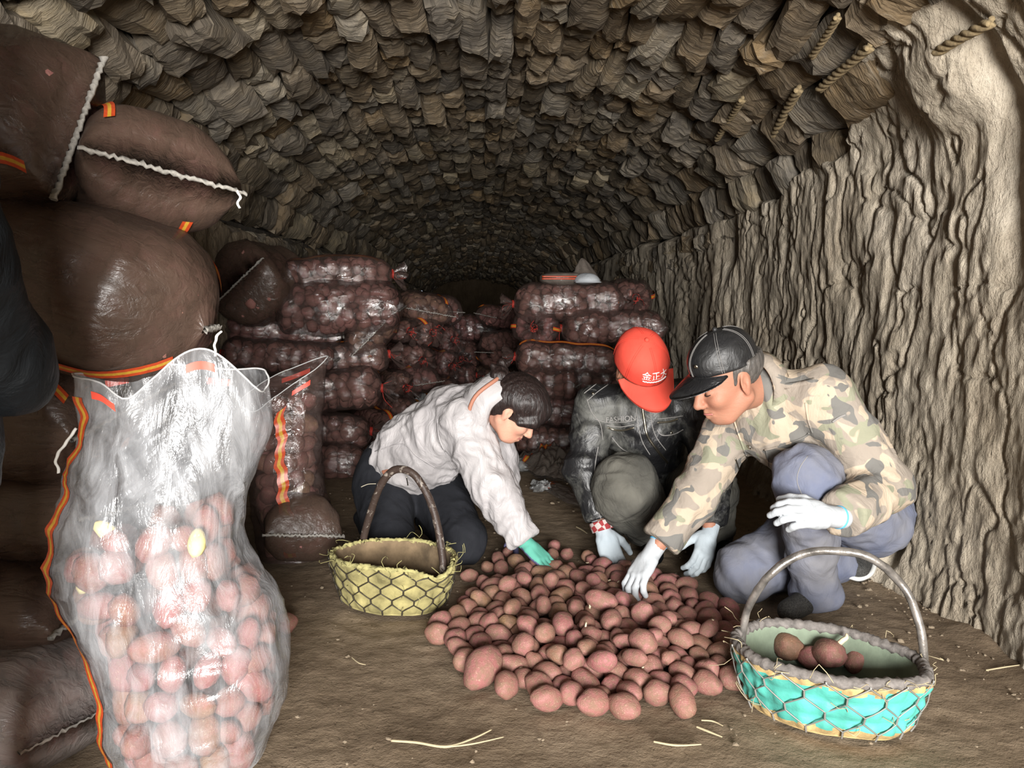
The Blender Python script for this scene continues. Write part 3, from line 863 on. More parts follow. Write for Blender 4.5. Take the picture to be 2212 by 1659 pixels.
# ---------------------------------------------------------------- the heap of potatoes on the floor
PILE = [(3,0.6397,2.582,0.0309,-2.45,0.56,0.67,0.935),(3,-0.138,2.341,0.0309,1.39,0.09,-0.31,0.935),(0,0.3635,2.066,0.0309,0.84,-0.31,2.48,0.935),(0,0.2465,2.482,0.0309,-0.61,0.13,-2.18,0.935),(3,0.3072,2.5208,0.0309,-2.58,0.49,0.85,0.935),(3,0.1338,2.6162,0.0309,0.75,-0.02,2.31,0.935),(3,0.5151,2.2202,0.0309,1.4,0.24,0.64,0.935),(0,0.1354,2.2219,0.0309,1.92,-0.39,1.88,0.935),(0,0.8069,2.4973,0.0309,-1.73,0.21,-1.34,0.935),(3,0.3516,2.7928,0.0309,0.93,-2.71,-0.58,0.935),(0,0.0678,2.5864,0.0309,-2.42,0.06,1.42,0.935),(3,0.1955,2.7195,0.0309,-1.5,-0.23,-1.94,0.935),(0,0.6133,2.063,0.0309,-0.36,-2.29,1.94,0.935),(5,0.706,2.6118,0.0309,-2.8,-0.21,-1.38,0.935),(5,0.5545,2.8134,0.0309,-0.75,-0.14,2.2,0.935),(3,0.4458,2.3413,0.0309,-1.86,0.22,0.28,0.935),(0,0.4618,2.0863,0.0309,1.95,-0.3,-2.34,0.935),(0,0.0335,2.7252,0.0309,0.07,-0.15,0.64,0.935),(0,0.6245,2.7944,0.0309,0.25,-0.27,1.21,0.935),(0,0.3122,2.8537,0.0309,0.56,0.07,1.74,0.935),(3,0.0474,2.4521,0.0309,-0.72,-0.04,1.21,0.935),(3,0.4496,2.6059,0.0309,-0.4,0.03,-2.33,0.935),(0,0.5022,2.4724,0.0309,-0.83,-0.1,-0.12,0.935),(3,0.3584,2.4699,0.0309,1.7,0.41,-2.14,0.935),(0,0.6082,2.331,0.0309,-2.25,-0.05,0.16,0.935),(3,0.2585,2.3304,0.0309,2.41,-0.09,-0.17,0.935),(0,0.3511,1.8856,0.0309,-0.36,-3.05,-0.66,0.935),(0,0.4052,2.6944,0.0309,2.52,0.14,-0.09,0.935),(0,0.6871,2.1693,0.0309,-1.48,-0.06,3.0,0.935),(0,0.3542,2.2671,0.0309,0.89,-0.28,-2.34,0.935),(3,0.45,1.9513,0.0309,1.92,0.36,0.24,0.935),(5,0.2677,2.6201,0.0309,2.76,-0.15,0.67,0.935),(0,0.1735,2.0665,0.0309,3.07,-0.27,-0.52,0.935),(0,-0.0488,2.1576,0.0309,-1.87,0.28,0.88,0.935),(0,0.5413,2.8949,0.0309,2.83,-0.05,-1.49,0.935),(5,0.2247,2.8579,0.0309,1.56,-0.09,-2.95,0.935),(3,0.2658,2.7979,0.0309,-0.09,0.1,2.95,0.935),(3,0.6471,2.6543,0.0309,-2.63,0.6,1.37,0.935),(3,0.5222,2.604,0.0309,-0.51,3.08,-0.67,0.935),(3,0.654,2.4429,0.0309,-0.08,-3.13,1.07,0.935),(3,0.185,2.2899,0.0309,-0.9,-0.24,-1.1,0.935),(3,0.3455,2.6396,0.0309,1.44,0.1,1.62,0.935),(0,-0.0043,2.5902,0.0309,0.3,0.77,0.15,0.935),(3,0.0612,2.0077,0.0309,-1.09,0.16,-1.9,0.935),(0,0.4851,2.4019,0.0309,-0.73,-3.08,0.27,0.935),(0,0.7858,2.4279,0.0309,-0.45,-0.3,-1.77,0.935),(0,0.4841,2.5423,0.0309,0.52,-0.4,1.59,0.935),(0,0.1624,1.9315,0.0309,-1.61,-0.26,-2.84,0.935),(0,0.6512,2.7268,0.0309,-1.03,2.97,-0.11,0.935),(0,0.5179,2.699,0.0309,0.65,-2.51,0.96,0.935),(3,0.4027,2.127,0.0309,-1.76,0.35,-1.88,0.935),(0,0.1939,2.3612,0.0309,-0.83,0.06,-0.93,0.935),(5,0.1847,2.169,0.0309,2.13,-0.06,1.08,0.935),(3,0.5725,2.5515,0.0309,-1.08,-0.15,2.81,0.935),(3,0.1124,2.5298,0.0309,-0.86,3.14,0.41,0.935),(0,0.1837,2.5171,0.0309,2.76,-1.0,-0.37,0.935),(5,0.4558,2.9384,0.0309,0.77,0.55,2.2,0.935),(3,0.5236,1.974,0.0309,0.33,0.14,0.51,0.935),(3,-0.0158,2.4167,0.0309,2.35,-0.5,0.39,0.935),(0,0.0497,2.3109,0.0309,1.11,0.4,0.08,0.935),(0,0.7168,2.2356,0.0309,2.37,-0.11,2.07,0.935),(0,0.0557,2.1819,0.0309,0.7,-0.19,-1.89,0.935),(0,0.566,2.2719,0.0309,1.92,0.1,0.17,0.935),(3,0.2471,2.4096,0.0309,0.3,0.42,2.79,0.935),(3,0.1581,2.8877,0.0309,-0.66,2.99,-0.54,0.935),(0,0.5794,2.7374,0.0309,-2.42,0.11,1.45,0.935),(3,0.0778,2.3862,0.0309,0.94,0.34,2.62,0.935),(0,0.4888,2.8446,0.0309,-0.42,2.68,-0.55,0.935),(0,0.5943,2.4021,0.0309,0.4,-0.03,-0.58,0.935),(0,0.2931,2.0819,0.0309,0.92,3.13,0.11,0.935),(0,0.2719,2.9142,0.0309,-0.45,0.23,0.67,0.935),(3,0.4282,2.2715,0.0309,0.66,0.03,2.7,0.935),(3,0.0379,2.6526,0.0309,0.32,-3.06,-0.65,0.935),(3,-0.0508,2.5345,0.0309,0.06,-3.09,1.31,0.935),(0,0.1375,2.4621,0.0309,0.45,-0.29,-2.75,0.935),(5,0.1514,2.8154,0.0309,0.46,0.27,-1.22,0.935),(3,0.4193,2.7672,0.0309,0.5,0.59,0.13,0.935),(3,-0.0059,2.2645,0.0309,0.54,2.66,-0.84,0.935),(5,0.721,2.4718,0.0309,-0.09,2.94,0.86,0.935),(0,0.1271,2.3335,0.0309,1.58,0.13,2.99,0.935),(0,0.763,2.5551,0.0309,-1.19,0.21,-1.1,0.935),(3,-0.0819,2.2949,0.0309,-0.49,0.33,1.19,0.935),(3,0.1997,2.6461,0.0309,0.57,0.19,1.11,0.935),(0,0.2927,2.6882,0.0309,1.25,0.06,-0.77,0.935),(5,0.2738,2.0121,0.0309,2.01,-0.18,2.18,0.935),(0,0.4947,2.7723,0.0309,-0.23,-2.84,-1.13,0.935),(0,0.5433,2.0436,0.0309,2.19,0.11,-0.88,0.935),(3,0.5747,2.6539,0.0309,1.54,-0.36,2.73,0.935),(0,0.5747,2.4746,0.0309,-2.33,0.36,1.3,0.935),(0,0.2236,2.2293,0.0309,-0.24,0.28,-3.12,0.935),(3,0.414,2.014,0.0309,-0.17,-0.24,2.98,0.935),(5,0.0824,2.1147,0.0309,3.12,0.18,0.07,0.935),(3,0.1111,2.7549,0.0309,1.93,-0.37,0.75,0.935),(3,0.6362,2.2204,0.0309,0.0,-0.03,-0.61,0.935),(3,0.1038,2.6824,0.0309,-0.19,2.57,-0.85,0.935),(3,0.6707,2.0189,0.0309,0.13,0.07,-0.73,0.935),(0,0.2052,2.9431,0.0309,-1.76,-0.01,-1.92,0.935),(5,0.4956,2.1502,0.0309,0.11,0.03,-2.79,0.935),(0,0.3299,2.3355,0.0309,1.61,0.29,-0.17,0.935),(0,0.3561,2.1873,0.0309,-1.09,-0.42,-2.31,0.935),(0,-0.1354,2.4139,0.0309,-1.16,2.74,0.63,0.935),(2,-0.0838,2.4677,0.0325,-0.61,0.15,1.59,0.945),(2,-0.0745,2.3752,0.0305,-2.56,-0.07,0.85,0.888),(0,-0.0111,2.4821,0.0253,-1.13,0.44,2.39,0.766),(0,-0.0235,2.3303,0.0276,0.11,0.0,0.79,0.803),(4,-0.0296,2.6534,0.027,1.61,0.01,-1.07,0.817),(1,-0.0638,2.6069,0.0223,0.35,-0.3,-1.34,0.675),(4,0.0202,2.3659,0.0513,-0.82,0.18,3.07,0.768),(3,0.0861,2.6342,0.0726,-0.68,0.2,-2.56,0.786),(1,0.1888,2.5818,0.0523,2.28,-0.05,-1.98,0.849),(1,0.2448,2.553,0.0295,2.81,0.38,1.07,0.893),(0,0.2384,2.6849,0.0691,0.55,-0.56,-1.3,0.779),(2,0.0433,2.5214,0.0284,1.79,-0.15,-2.33,0.827),(2,0.0956,2.434,0.0719,1.91,-0.08,0.99,0.744),(0,0.1019,2.2754,0.0237,-2.76,0.13,0.79,0.717),(2,0.1411,2.3975,0.0493,-0.61,-0.44,-0.64,0.785),(0,0.1942,2.4604,0.0658,1.6,0.16,-1.52,0.772),(3,0.1336,2.2755,0.0787,-0.59,-2.66,0.76,0.896),(0,0.1805,2.2144,0.0819,-2.34,0.16,0.84,0.816),(2,0.2384,2.2808,0.0808,1.18,-0.2,1.51,0.935),(1,0.3008,2.4631,0.0585,0.46,-0.42,1.54,0.734),(5,0.3752,2.4258,0.0912,0.76,-2.94,-0.27,1.024),(3,0.262,2.1991,0.0689,0.19,2.52,1.25,0.692),(1,0.3051,2.1701,0.0607,1.99,0.21,-0.14,0.675),(5,-0.0652,2.2263,0.0293,2.84,0.51,-0.28,0.854),(5,0.055,2.2457,0.0239,-0.02,0.15,0.24,0.696),(0,0.1141,2.166,0.0675,-0.95,2.59,-0.98,0.901),(2,-0.0007,2.0814,0.0471,-1.03,-0.31,1.01,1.37),(8,0.1465,2.0009,0.0297,-2.13,0.18,-0.85,0.899),(4,0.2067,2.1151,0.0637,1.62,-0.15,2.9,0.812),(2,0.1087,2.054,0.0258,0.07,0.08,2.01,0.751),(0,0.1445,2.1216,0.0365,-0.86,-2.33,-0.5,0.675),(4,0.2439,2.0582,0.0731,2.11,0.13,-2.33,0.864),(2,0.2105,2.0156,0.0238,0.3,-0.03,-2.41,0.693),(0,0.2296,1.956,0.03,1.16,0.27,0.92,0.874),(0,0.2788,1.9022,0.0322,-0.77,-3.02,0.28,0.938),(0,0.3057,1.9594,0.0223,-1.6,-0.52,-1.18,0.675),(1,0.232,2.0858,0.0223,-0.3,-0.33,-2.93,0.675),(5,0.1012,3.1385,0.0232,0.69,-0.24,-1.65,0.675),(5,0.0596,3.0291,0.0283,-1.87,-0.17,1.65,0.824),(0,0.1315,3.007,0.0267,-1.3,-0.02,-0.72,0.808),(3,0.0185,2.9572,0.0223,0.18,0.15,0.99,0.675),(0,0.0695,2.9316,0.0263,-0.17,0.43,-1.75,0.766),(2,0.0568,2.7917,0.0253,-0.8,-0.12,-0.75,0.737),(1,0.0012,2.7969,0.0223,1.36,2.42,0.32,0.675),(0,-0.0484,2.8584,0.0243,0.79,-3.02,0.34,0.736),(2,0.1442,2.7144,0.066,0.54,-0.18,-0.93,0.675),(2,0.2048,2.7818,0.0232,-1.26,-0.37,1.7,0.675),(0,0.2545,2.737,0.0223,0.08,-0.08,-0.81,0.675),(0,0.2977,3.2057,0.0241,-0.04,0.51,1.81,0.73),(1,0.2807,3.0903,0.0223,2.38,0.17,-1.83,0.675),(1,0.3367,3.0984,0.0242,-0.45,0.18,2.06,0.732),(5,0.3371,2.9117,0.0232,0.88,-0.42,1.47,0.675),(3,0.418,3.0695,0.0223,-0.99,0.06,-2.48,0.675),(5,0.3894,2.9002,0.0223,1.11,-0.13,-0.26,0.675),(3,0.3186,2.5825,0.0234,-0.6,-2.54,1.34,0.707),(3,0.3816,2.66,0.076,-2.95,0.09,-0.76,0.675),(3,0.4604,2.7212,0.0223,-0.56,-0.31,-0.25,0.675),(0,0.3385,2.5931,0.0712,3.09,0.3,0.92,0.675),(0,0.3197,2.4077,0.0315,-1.04,0.26,1.61,0.952),(3,0.4539,2.4813,0.073,-0.86,0.18,-1.54,0.753),(1,0.3887,2.3184,0.0709,0.63,-0.18,-1.68,0.968),(1,0.4917,2.3533,0.0828,1.58,2.85,0.17,0.908),(1,0.6351,2.5113,0.0296,-1.47,0.52,-0.43,0.894),(2,0.7226,2.7139,0.0307,2.23,-0.01,0.28,0.894),(2,0.6875,2.7895,0.0232,1.17,2.96,-0.35,0.675),(0,0.6997,2.5347,0.0258,-1.1,-0.53,-2.19,0.749),(2,0.7151,2.3932,0.0364,-1.71,-0.41,-1.47,1.059),(3,0.65,2.3767,0.0223,0.09,0.65,-0.51,0.675),(2,0.5397,2.4255,0.0509,0.23,-0.0,-1.17,0.685),(0,0.5251,2.2611,0.0804,-1.21,0.27,2.59,0.757),(0,0.5648,2.3169,0.0751,-0.85,-0.2,-1.17,0.688),(2,0.6216,2.2754,0.0587,-0.29,2.91,-0.52,0.68),(2,0.3944,2.2273,0.059,1.83,-0.2,1.36,0.675),(0,0.4035,2.1756,0.0687,-0.66,0.13,-0.09,0.675),(1,0.3173,2.226,0.0687,0.02,-0.27,2.36,0.798),(3,0.3393,2.1255,0.0505,-1.46,-2.57,0.04,0.814),(3,0.4502,2.135,0.0857,2.0,-0.13,2.47,0.974),(5,0.4855,2.1908,0.0776,0.03,0.46,2.77,0.675),(2,0.5761,2.2118,0.0583,-0.85,-0.09,2.6,0.777),(2,0.559,2.1644,0.0255,2.01,0.11,-1.06,0.743),(1,0.619,2.1554,0.0267,1.67,-0.1,-0.89,0.809),(5,0.5187,2.0966,0.0541,1.78,-0.29,-2.46,0.675),(5,0.565,2.106,0.0248,2.11,-0.11,0.84,0.723),(5,0.4146,2.0663,0.0707,-2.64,-0.16,-0.76,0.767),(0,0.3197,2.0374,0.0769,0.86,0.33,2.71,0.876),(2,0.4801,2.0233,0.0256,0.37,-0.28,2.85,0.744),(1,0.3397,2.0043,0.0259,-0.21,-0.03,-2.24,0.782),(5,0.3785,1.9517,0.0301,-0.31,2.85,-1.24,0.91),(2,0.5051,1.9037,0.0313,2.37,-0.46,1.68,0.909),(1,0.5958,1.991,0.0324,2.35,-0.17,-0.98,0.979),(0,0.6591,2.1099,0.0254,-1.3,-0.09,-1.56,0.769),(3,0.711,2.079,0.0264,0.17,-0.08,2.22,0.798),(2,0.6719,2.2507,0.072,0.05,-0.48,0.57,0.675),(2,0.7411,2.3188,0.0309,-0.22,0.14,-1.6,0.899),(5,0.7863,2.3638,0.0241,0.49,-0.17,-2.99,0.73),(0,0.2872,2.1232,0.0774,0.02,0.11,-2.46,0.675),(0,0.7794,2.2332,0.0231,-2.13,-0.35,-0.91,0.7),(3,0.7488,2.1683,0.0223,-1.31,-0.51,1.68,0.675),(3,0.4356,2.3915,0.066,-2.95,0.38,0.23,0.675),(2,0.3137,2.2916,0.0727,-3.09,0.01,1.11,0.675),(0,0.4374,2.8792,0.0223,-0.96,-0.09,2.98,0.675),(3,0.4301,3.0185,0.0223,-0.34,-2.74,1.08,0.675),(0,0.3749,2.8499,0.0223,-0.21,-0.0,1.07,0.675),(0,0.802,2.3013,0.0237,1.47,-0.47,-1.11,0.691)]

def build_pile():
    rows = {}
    for i, t in enumerate(PILE): rows.setdefault(int((t[2] - 2.0) / .085), []).append(i)
    ks = sorted(rows)
    biggest = max(range(len(PILE)), key=lambda i: PILE[i][7]); pointed = [i for i in range(len(PILE)) if PILE[i][0] == 8]
    for rk, k in enumerate(ks):
        for ck, i in enumerate(sorted(rows[k], key=lambda i: PILE[i][1])):
            v, x, y, z, a, b, c, s = PILE[i]
            o = link('potato', POT_ME[v], None, None, (x, y, z), (a, b, c), (s, s, s))
            size = 'small' if s < .82 else ('large' if s > 1.15 else 'middling'); form = 'long' if v in (2, 5) else ('round' if v in (4, 1) else 'oval')
            lab = '%s %s potato in the floor heap, %s row from its front, %s from the left' % (size, form, ORD[rk], ORD[ck])
            if i == biggest: lab = 'biggest potato of the heap, lying at its left front edge'
            elif i in pointed: lab = 'potato running to a point, at the front of the heap'
            tag(o, lab, 'potato', 'potatoes in the heap on the floor')
            if i % 9 == 4: link('sprout', SPROUT, None, o, (.030, .004, .020), (0, .6, i))
build_pile()
# ---------------------------------------------------------------- stacks of filled sacks
STK_NEAR = 'sacks stacked along the near left wall'
STK_LEFT = 'sacks stacked at the far left'
STK_RIGHT = 'sacks stacked at the far right'
STK_HEAP = 'sacks heaped in the dark at the back'
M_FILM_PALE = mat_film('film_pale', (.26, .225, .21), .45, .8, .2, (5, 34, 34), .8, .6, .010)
M_THREAD = plain('white_thread', (.62, .60, .56), .7)
def V3(p): return np.array(p, float)
def near(key, L, W, H, pos, xdir, roll, label, seed, stripes=(1.2, 4.2), ends=('tied', 'seam'), lump=.005, bend=0., thread=None, film=None):
    p = sack_parts(key, L, W, H, ends, seed, film or M_FILM_DARK, stripes, lump, 60, 56, 1, .06, bend, inset=.062)
    r_ = put_sack(p, label, pos, xdir, math.radians(roll), group=STK_NEAR)
    if thread is not None:
        bpy.context.view_layer.update()
        tp = np.array([V3(P(*q)) for q in thread]); v, f = tube_vf(tp, .0034, 6, 24); v = v + .0012 * np.stack([np.sin(v[:, 2] * 260), np.cos(v[:, 2] * 220), 0 * v[:, 0]], -1)
        mi = r_.matrix_world.inverted(); v = np.array([(mi @ Vector(q))[:] for q in v]); link('thread', mk_mesh('thread', v, f), M_THREAD, r_)
    return r_
near('n1', .62, .40, .38, P(-92, 268, 1.98), (.90, -.16, -.03), 62, 'dark brown sack on top of the near left stack, up under the vault', 11, (2.6, 5.4))
near('n2', .80, .36, .34, P(250, 388, 2.28), (.62, -.74, -.06), -10, 'brown sack with a white hem across its shiny end, second from the near stack top', 12, (2.3, 5.0), thread=[(512, 412, 2.02), (519, 424, 2.01), (514, 436, 2.01), (517, 450, 2.01)])
near('n3', .90, .46, .40, P(70, 590, 1.98), (.95, -.08, -.29), 4, 'big dark sack with a pointed tip, bulging out at mid height of the near stack', 13, (3.75, .6), ('tied', 'corner'), thread=[(478, 716, 1.9), (468, 728, 1.89), (464, 745, 1.89), (466, 770, 1.89)])
near('n4', .70, .46, .38, P(-10, 862, 2.08), (.97, -.12, -.06), 10, 'dark sack under the bulging pointed one, white thread hanging from its end', 14, (5.6, 2.4), thread=[(165, 925, 1.72), (140, 960, 1.72), (121, 990, 1.72), (128, 1022, 1.72)])
near('n5', .68, .46, .26, P(0, 1095, 2.08), (.98, -.06, .0), -8, 'shaded sack in the near left stack, third from the floor', 15, (5.9,))
near('n6', .66, .46, .24, P(-15, 1262, 2.06), (.96, -.14, .0), 6, 'shaded sack with orange stripe in the near left stack, second from the floor', 16, (5.5,))
near('n7', .80, .44, .27, P(-72, 1485, 1.90), (.93, -.30, .0), -6, 'lowest sack of the near left stack, its whitish end lying on the dirt', 17, (1.2,), film=M_FILM_PALE)

def far(key, box, Y, label, group, seed, ends=('tied', 'seam'), face=0, stripes=(5.3,), film=None, flip=False, yaw=0., wz=1.22, L=None, roll=0., pitch=0.):
    """box = (x0, x1, y0, y1) in photo pixels; face 0: lies across the tunnel, 1: end toward the entrance"""
    x0, x1, y0, y1 = box; k = Y / FPX; c = P((x0 + x1) / 2, (y0 + y1) / 2, Y)
    w, h = (x1 - x0) * k, (y1 - y0) * k
    if face:
        L = L or .80; W, H = w, h; d = Vector((math.sin(yaw), -math.cos(yaw), pitch)); c = c + Vector((0, L * .42, 0))
    else:
        L = w; W, H = h * wz, h; d = Vector((math.cos(yaw), math.sin(yaw), pitch))
    if flip: d = -d
    rj = np.random.default_rng(seed + 500); d = d + Vector((0, rj.normal(0, .05), rj.normal(0, .05))); roll += rj.normal(0, .10)
    p = sack_parts(key, L * rj.uniform(1.0, 1.08), W * 1.08, H * 1.14, ends, seed, film or M_FILM_FAR, stripes, .009, 44, 44, 1, .10, rj.uniform(-.02, .03), inset=.066 if film is M_FILM_DARK else .057)
    return put_sack(p, label, c, d, roll, group=group)
# left stack, front column
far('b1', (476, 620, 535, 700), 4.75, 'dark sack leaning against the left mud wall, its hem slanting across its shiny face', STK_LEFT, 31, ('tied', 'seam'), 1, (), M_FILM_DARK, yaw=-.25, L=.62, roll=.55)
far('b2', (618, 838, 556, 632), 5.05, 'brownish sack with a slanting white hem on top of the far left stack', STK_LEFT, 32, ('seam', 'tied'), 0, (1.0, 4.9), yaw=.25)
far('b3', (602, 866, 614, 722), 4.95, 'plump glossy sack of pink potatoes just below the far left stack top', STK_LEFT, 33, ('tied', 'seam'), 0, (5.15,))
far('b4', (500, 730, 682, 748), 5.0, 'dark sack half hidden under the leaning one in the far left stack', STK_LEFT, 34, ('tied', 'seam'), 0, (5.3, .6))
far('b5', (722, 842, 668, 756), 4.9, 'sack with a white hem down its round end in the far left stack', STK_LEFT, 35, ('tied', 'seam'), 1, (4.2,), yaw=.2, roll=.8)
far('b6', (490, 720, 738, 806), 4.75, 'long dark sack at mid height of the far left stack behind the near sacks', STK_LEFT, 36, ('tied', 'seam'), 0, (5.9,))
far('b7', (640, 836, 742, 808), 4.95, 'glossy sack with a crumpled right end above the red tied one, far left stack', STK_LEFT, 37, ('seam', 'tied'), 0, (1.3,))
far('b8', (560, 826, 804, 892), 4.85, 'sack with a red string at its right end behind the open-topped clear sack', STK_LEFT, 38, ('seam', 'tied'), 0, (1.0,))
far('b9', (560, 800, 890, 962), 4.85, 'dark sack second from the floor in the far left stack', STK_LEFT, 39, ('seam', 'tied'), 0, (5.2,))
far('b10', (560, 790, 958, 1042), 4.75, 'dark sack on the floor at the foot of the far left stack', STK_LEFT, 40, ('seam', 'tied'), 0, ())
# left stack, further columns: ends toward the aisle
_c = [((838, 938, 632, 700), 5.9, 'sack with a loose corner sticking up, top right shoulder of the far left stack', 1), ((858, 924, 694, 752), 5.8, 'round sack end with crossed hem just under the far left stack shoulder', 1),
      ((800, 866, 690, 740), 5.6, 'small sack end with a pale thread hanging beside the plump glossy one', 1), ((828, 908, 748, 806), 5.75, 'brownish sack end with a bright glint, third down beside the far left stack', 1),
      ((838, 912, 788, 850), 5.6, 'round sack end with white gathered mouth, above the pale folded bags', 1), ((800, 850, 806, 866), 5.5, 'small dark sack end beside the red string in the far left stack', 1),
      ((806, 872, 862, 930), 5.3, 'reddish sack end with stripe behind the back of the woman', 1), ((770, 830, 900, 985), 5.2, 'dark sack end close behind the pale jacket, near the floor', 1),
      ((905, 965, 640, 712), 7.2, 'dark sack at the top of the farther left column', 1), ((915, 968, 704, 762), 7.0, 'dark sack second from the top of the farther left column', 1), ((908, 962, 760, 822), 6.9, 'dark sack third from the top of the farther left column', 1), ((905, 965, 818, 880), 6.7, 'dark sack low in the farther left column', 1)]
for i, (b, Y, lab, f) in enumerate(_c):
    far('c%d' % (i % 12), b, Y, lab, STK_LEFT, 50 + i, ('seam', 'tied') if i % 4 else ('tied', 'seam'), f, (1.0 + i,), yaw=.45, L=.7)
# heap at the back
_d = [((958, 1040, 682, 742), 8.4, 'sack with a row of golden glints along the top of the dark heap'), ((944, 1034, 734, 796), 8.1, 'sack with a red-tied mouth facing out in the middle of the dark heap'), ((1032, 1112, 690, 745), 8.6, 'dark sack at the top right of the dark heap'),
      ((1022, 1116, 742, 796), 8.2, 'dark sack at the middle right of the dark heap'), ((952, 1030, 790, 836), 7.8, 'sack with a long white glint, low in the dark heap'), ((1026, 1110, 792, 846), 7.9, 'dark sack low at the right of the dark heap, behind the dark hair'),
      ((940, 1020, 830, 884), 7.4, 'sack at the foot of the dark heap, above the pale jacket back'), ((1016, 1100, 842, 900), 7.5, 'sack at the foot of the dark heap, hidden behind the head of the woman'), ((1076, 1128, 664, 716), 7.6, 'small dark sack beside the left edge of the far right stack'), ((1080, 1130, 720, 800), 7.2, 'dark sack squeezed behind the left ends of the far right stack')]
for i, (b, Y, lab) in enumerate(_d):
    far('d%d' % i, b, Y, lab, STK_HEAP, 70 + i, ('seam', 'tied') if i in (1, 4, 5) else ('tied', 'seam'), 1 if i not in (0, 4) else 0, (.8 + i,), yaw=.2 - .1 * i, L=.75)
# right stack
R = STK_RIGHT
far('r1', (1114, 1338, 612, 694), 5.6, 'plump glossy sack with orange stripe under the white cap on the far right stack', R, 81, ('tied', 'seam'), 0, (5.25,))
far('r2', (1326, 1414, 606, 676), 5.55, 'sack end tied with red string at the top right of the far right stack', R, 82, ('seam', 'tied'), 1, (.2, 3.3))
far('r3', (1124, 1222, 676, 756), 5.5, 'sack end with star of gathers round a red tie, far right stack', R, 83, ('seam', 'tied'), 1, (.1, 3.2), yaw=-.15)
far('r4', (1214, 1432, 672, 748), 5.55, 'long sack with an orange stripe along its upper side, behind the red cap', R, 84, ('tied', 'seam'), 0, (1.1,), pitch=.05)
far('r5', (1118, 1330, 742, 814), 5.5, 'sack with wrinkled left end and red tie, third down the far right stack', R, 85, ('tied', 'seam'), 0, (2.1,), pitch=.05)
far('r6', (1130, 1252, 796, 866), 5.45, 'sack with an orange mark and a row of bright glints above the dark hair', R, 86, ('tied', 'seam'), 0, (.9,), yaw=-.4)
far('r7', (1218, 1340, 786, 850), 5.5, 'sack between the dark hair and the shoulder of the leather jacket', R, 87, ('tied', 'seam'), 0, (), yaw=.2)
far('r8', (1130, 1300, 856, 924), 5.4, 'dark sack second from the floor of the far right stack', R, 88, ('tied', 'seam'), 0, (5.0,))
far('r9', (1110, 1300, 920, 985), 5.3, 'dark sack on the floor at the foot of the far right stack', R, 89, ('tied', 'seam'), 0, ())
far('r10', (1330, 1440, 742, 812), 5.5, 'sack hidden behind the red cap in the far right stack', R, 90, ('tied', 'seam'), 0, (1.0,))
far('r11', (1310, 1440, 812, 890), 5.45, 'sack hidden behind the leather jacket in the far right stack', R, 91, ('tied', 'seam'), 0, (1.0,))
far('r12', (1290, 1440, 890, 985), 5.4, 'sack at the foot of the far right stack behind the leather jacket', R, 92, ('tied', 'seam'), 0, ())

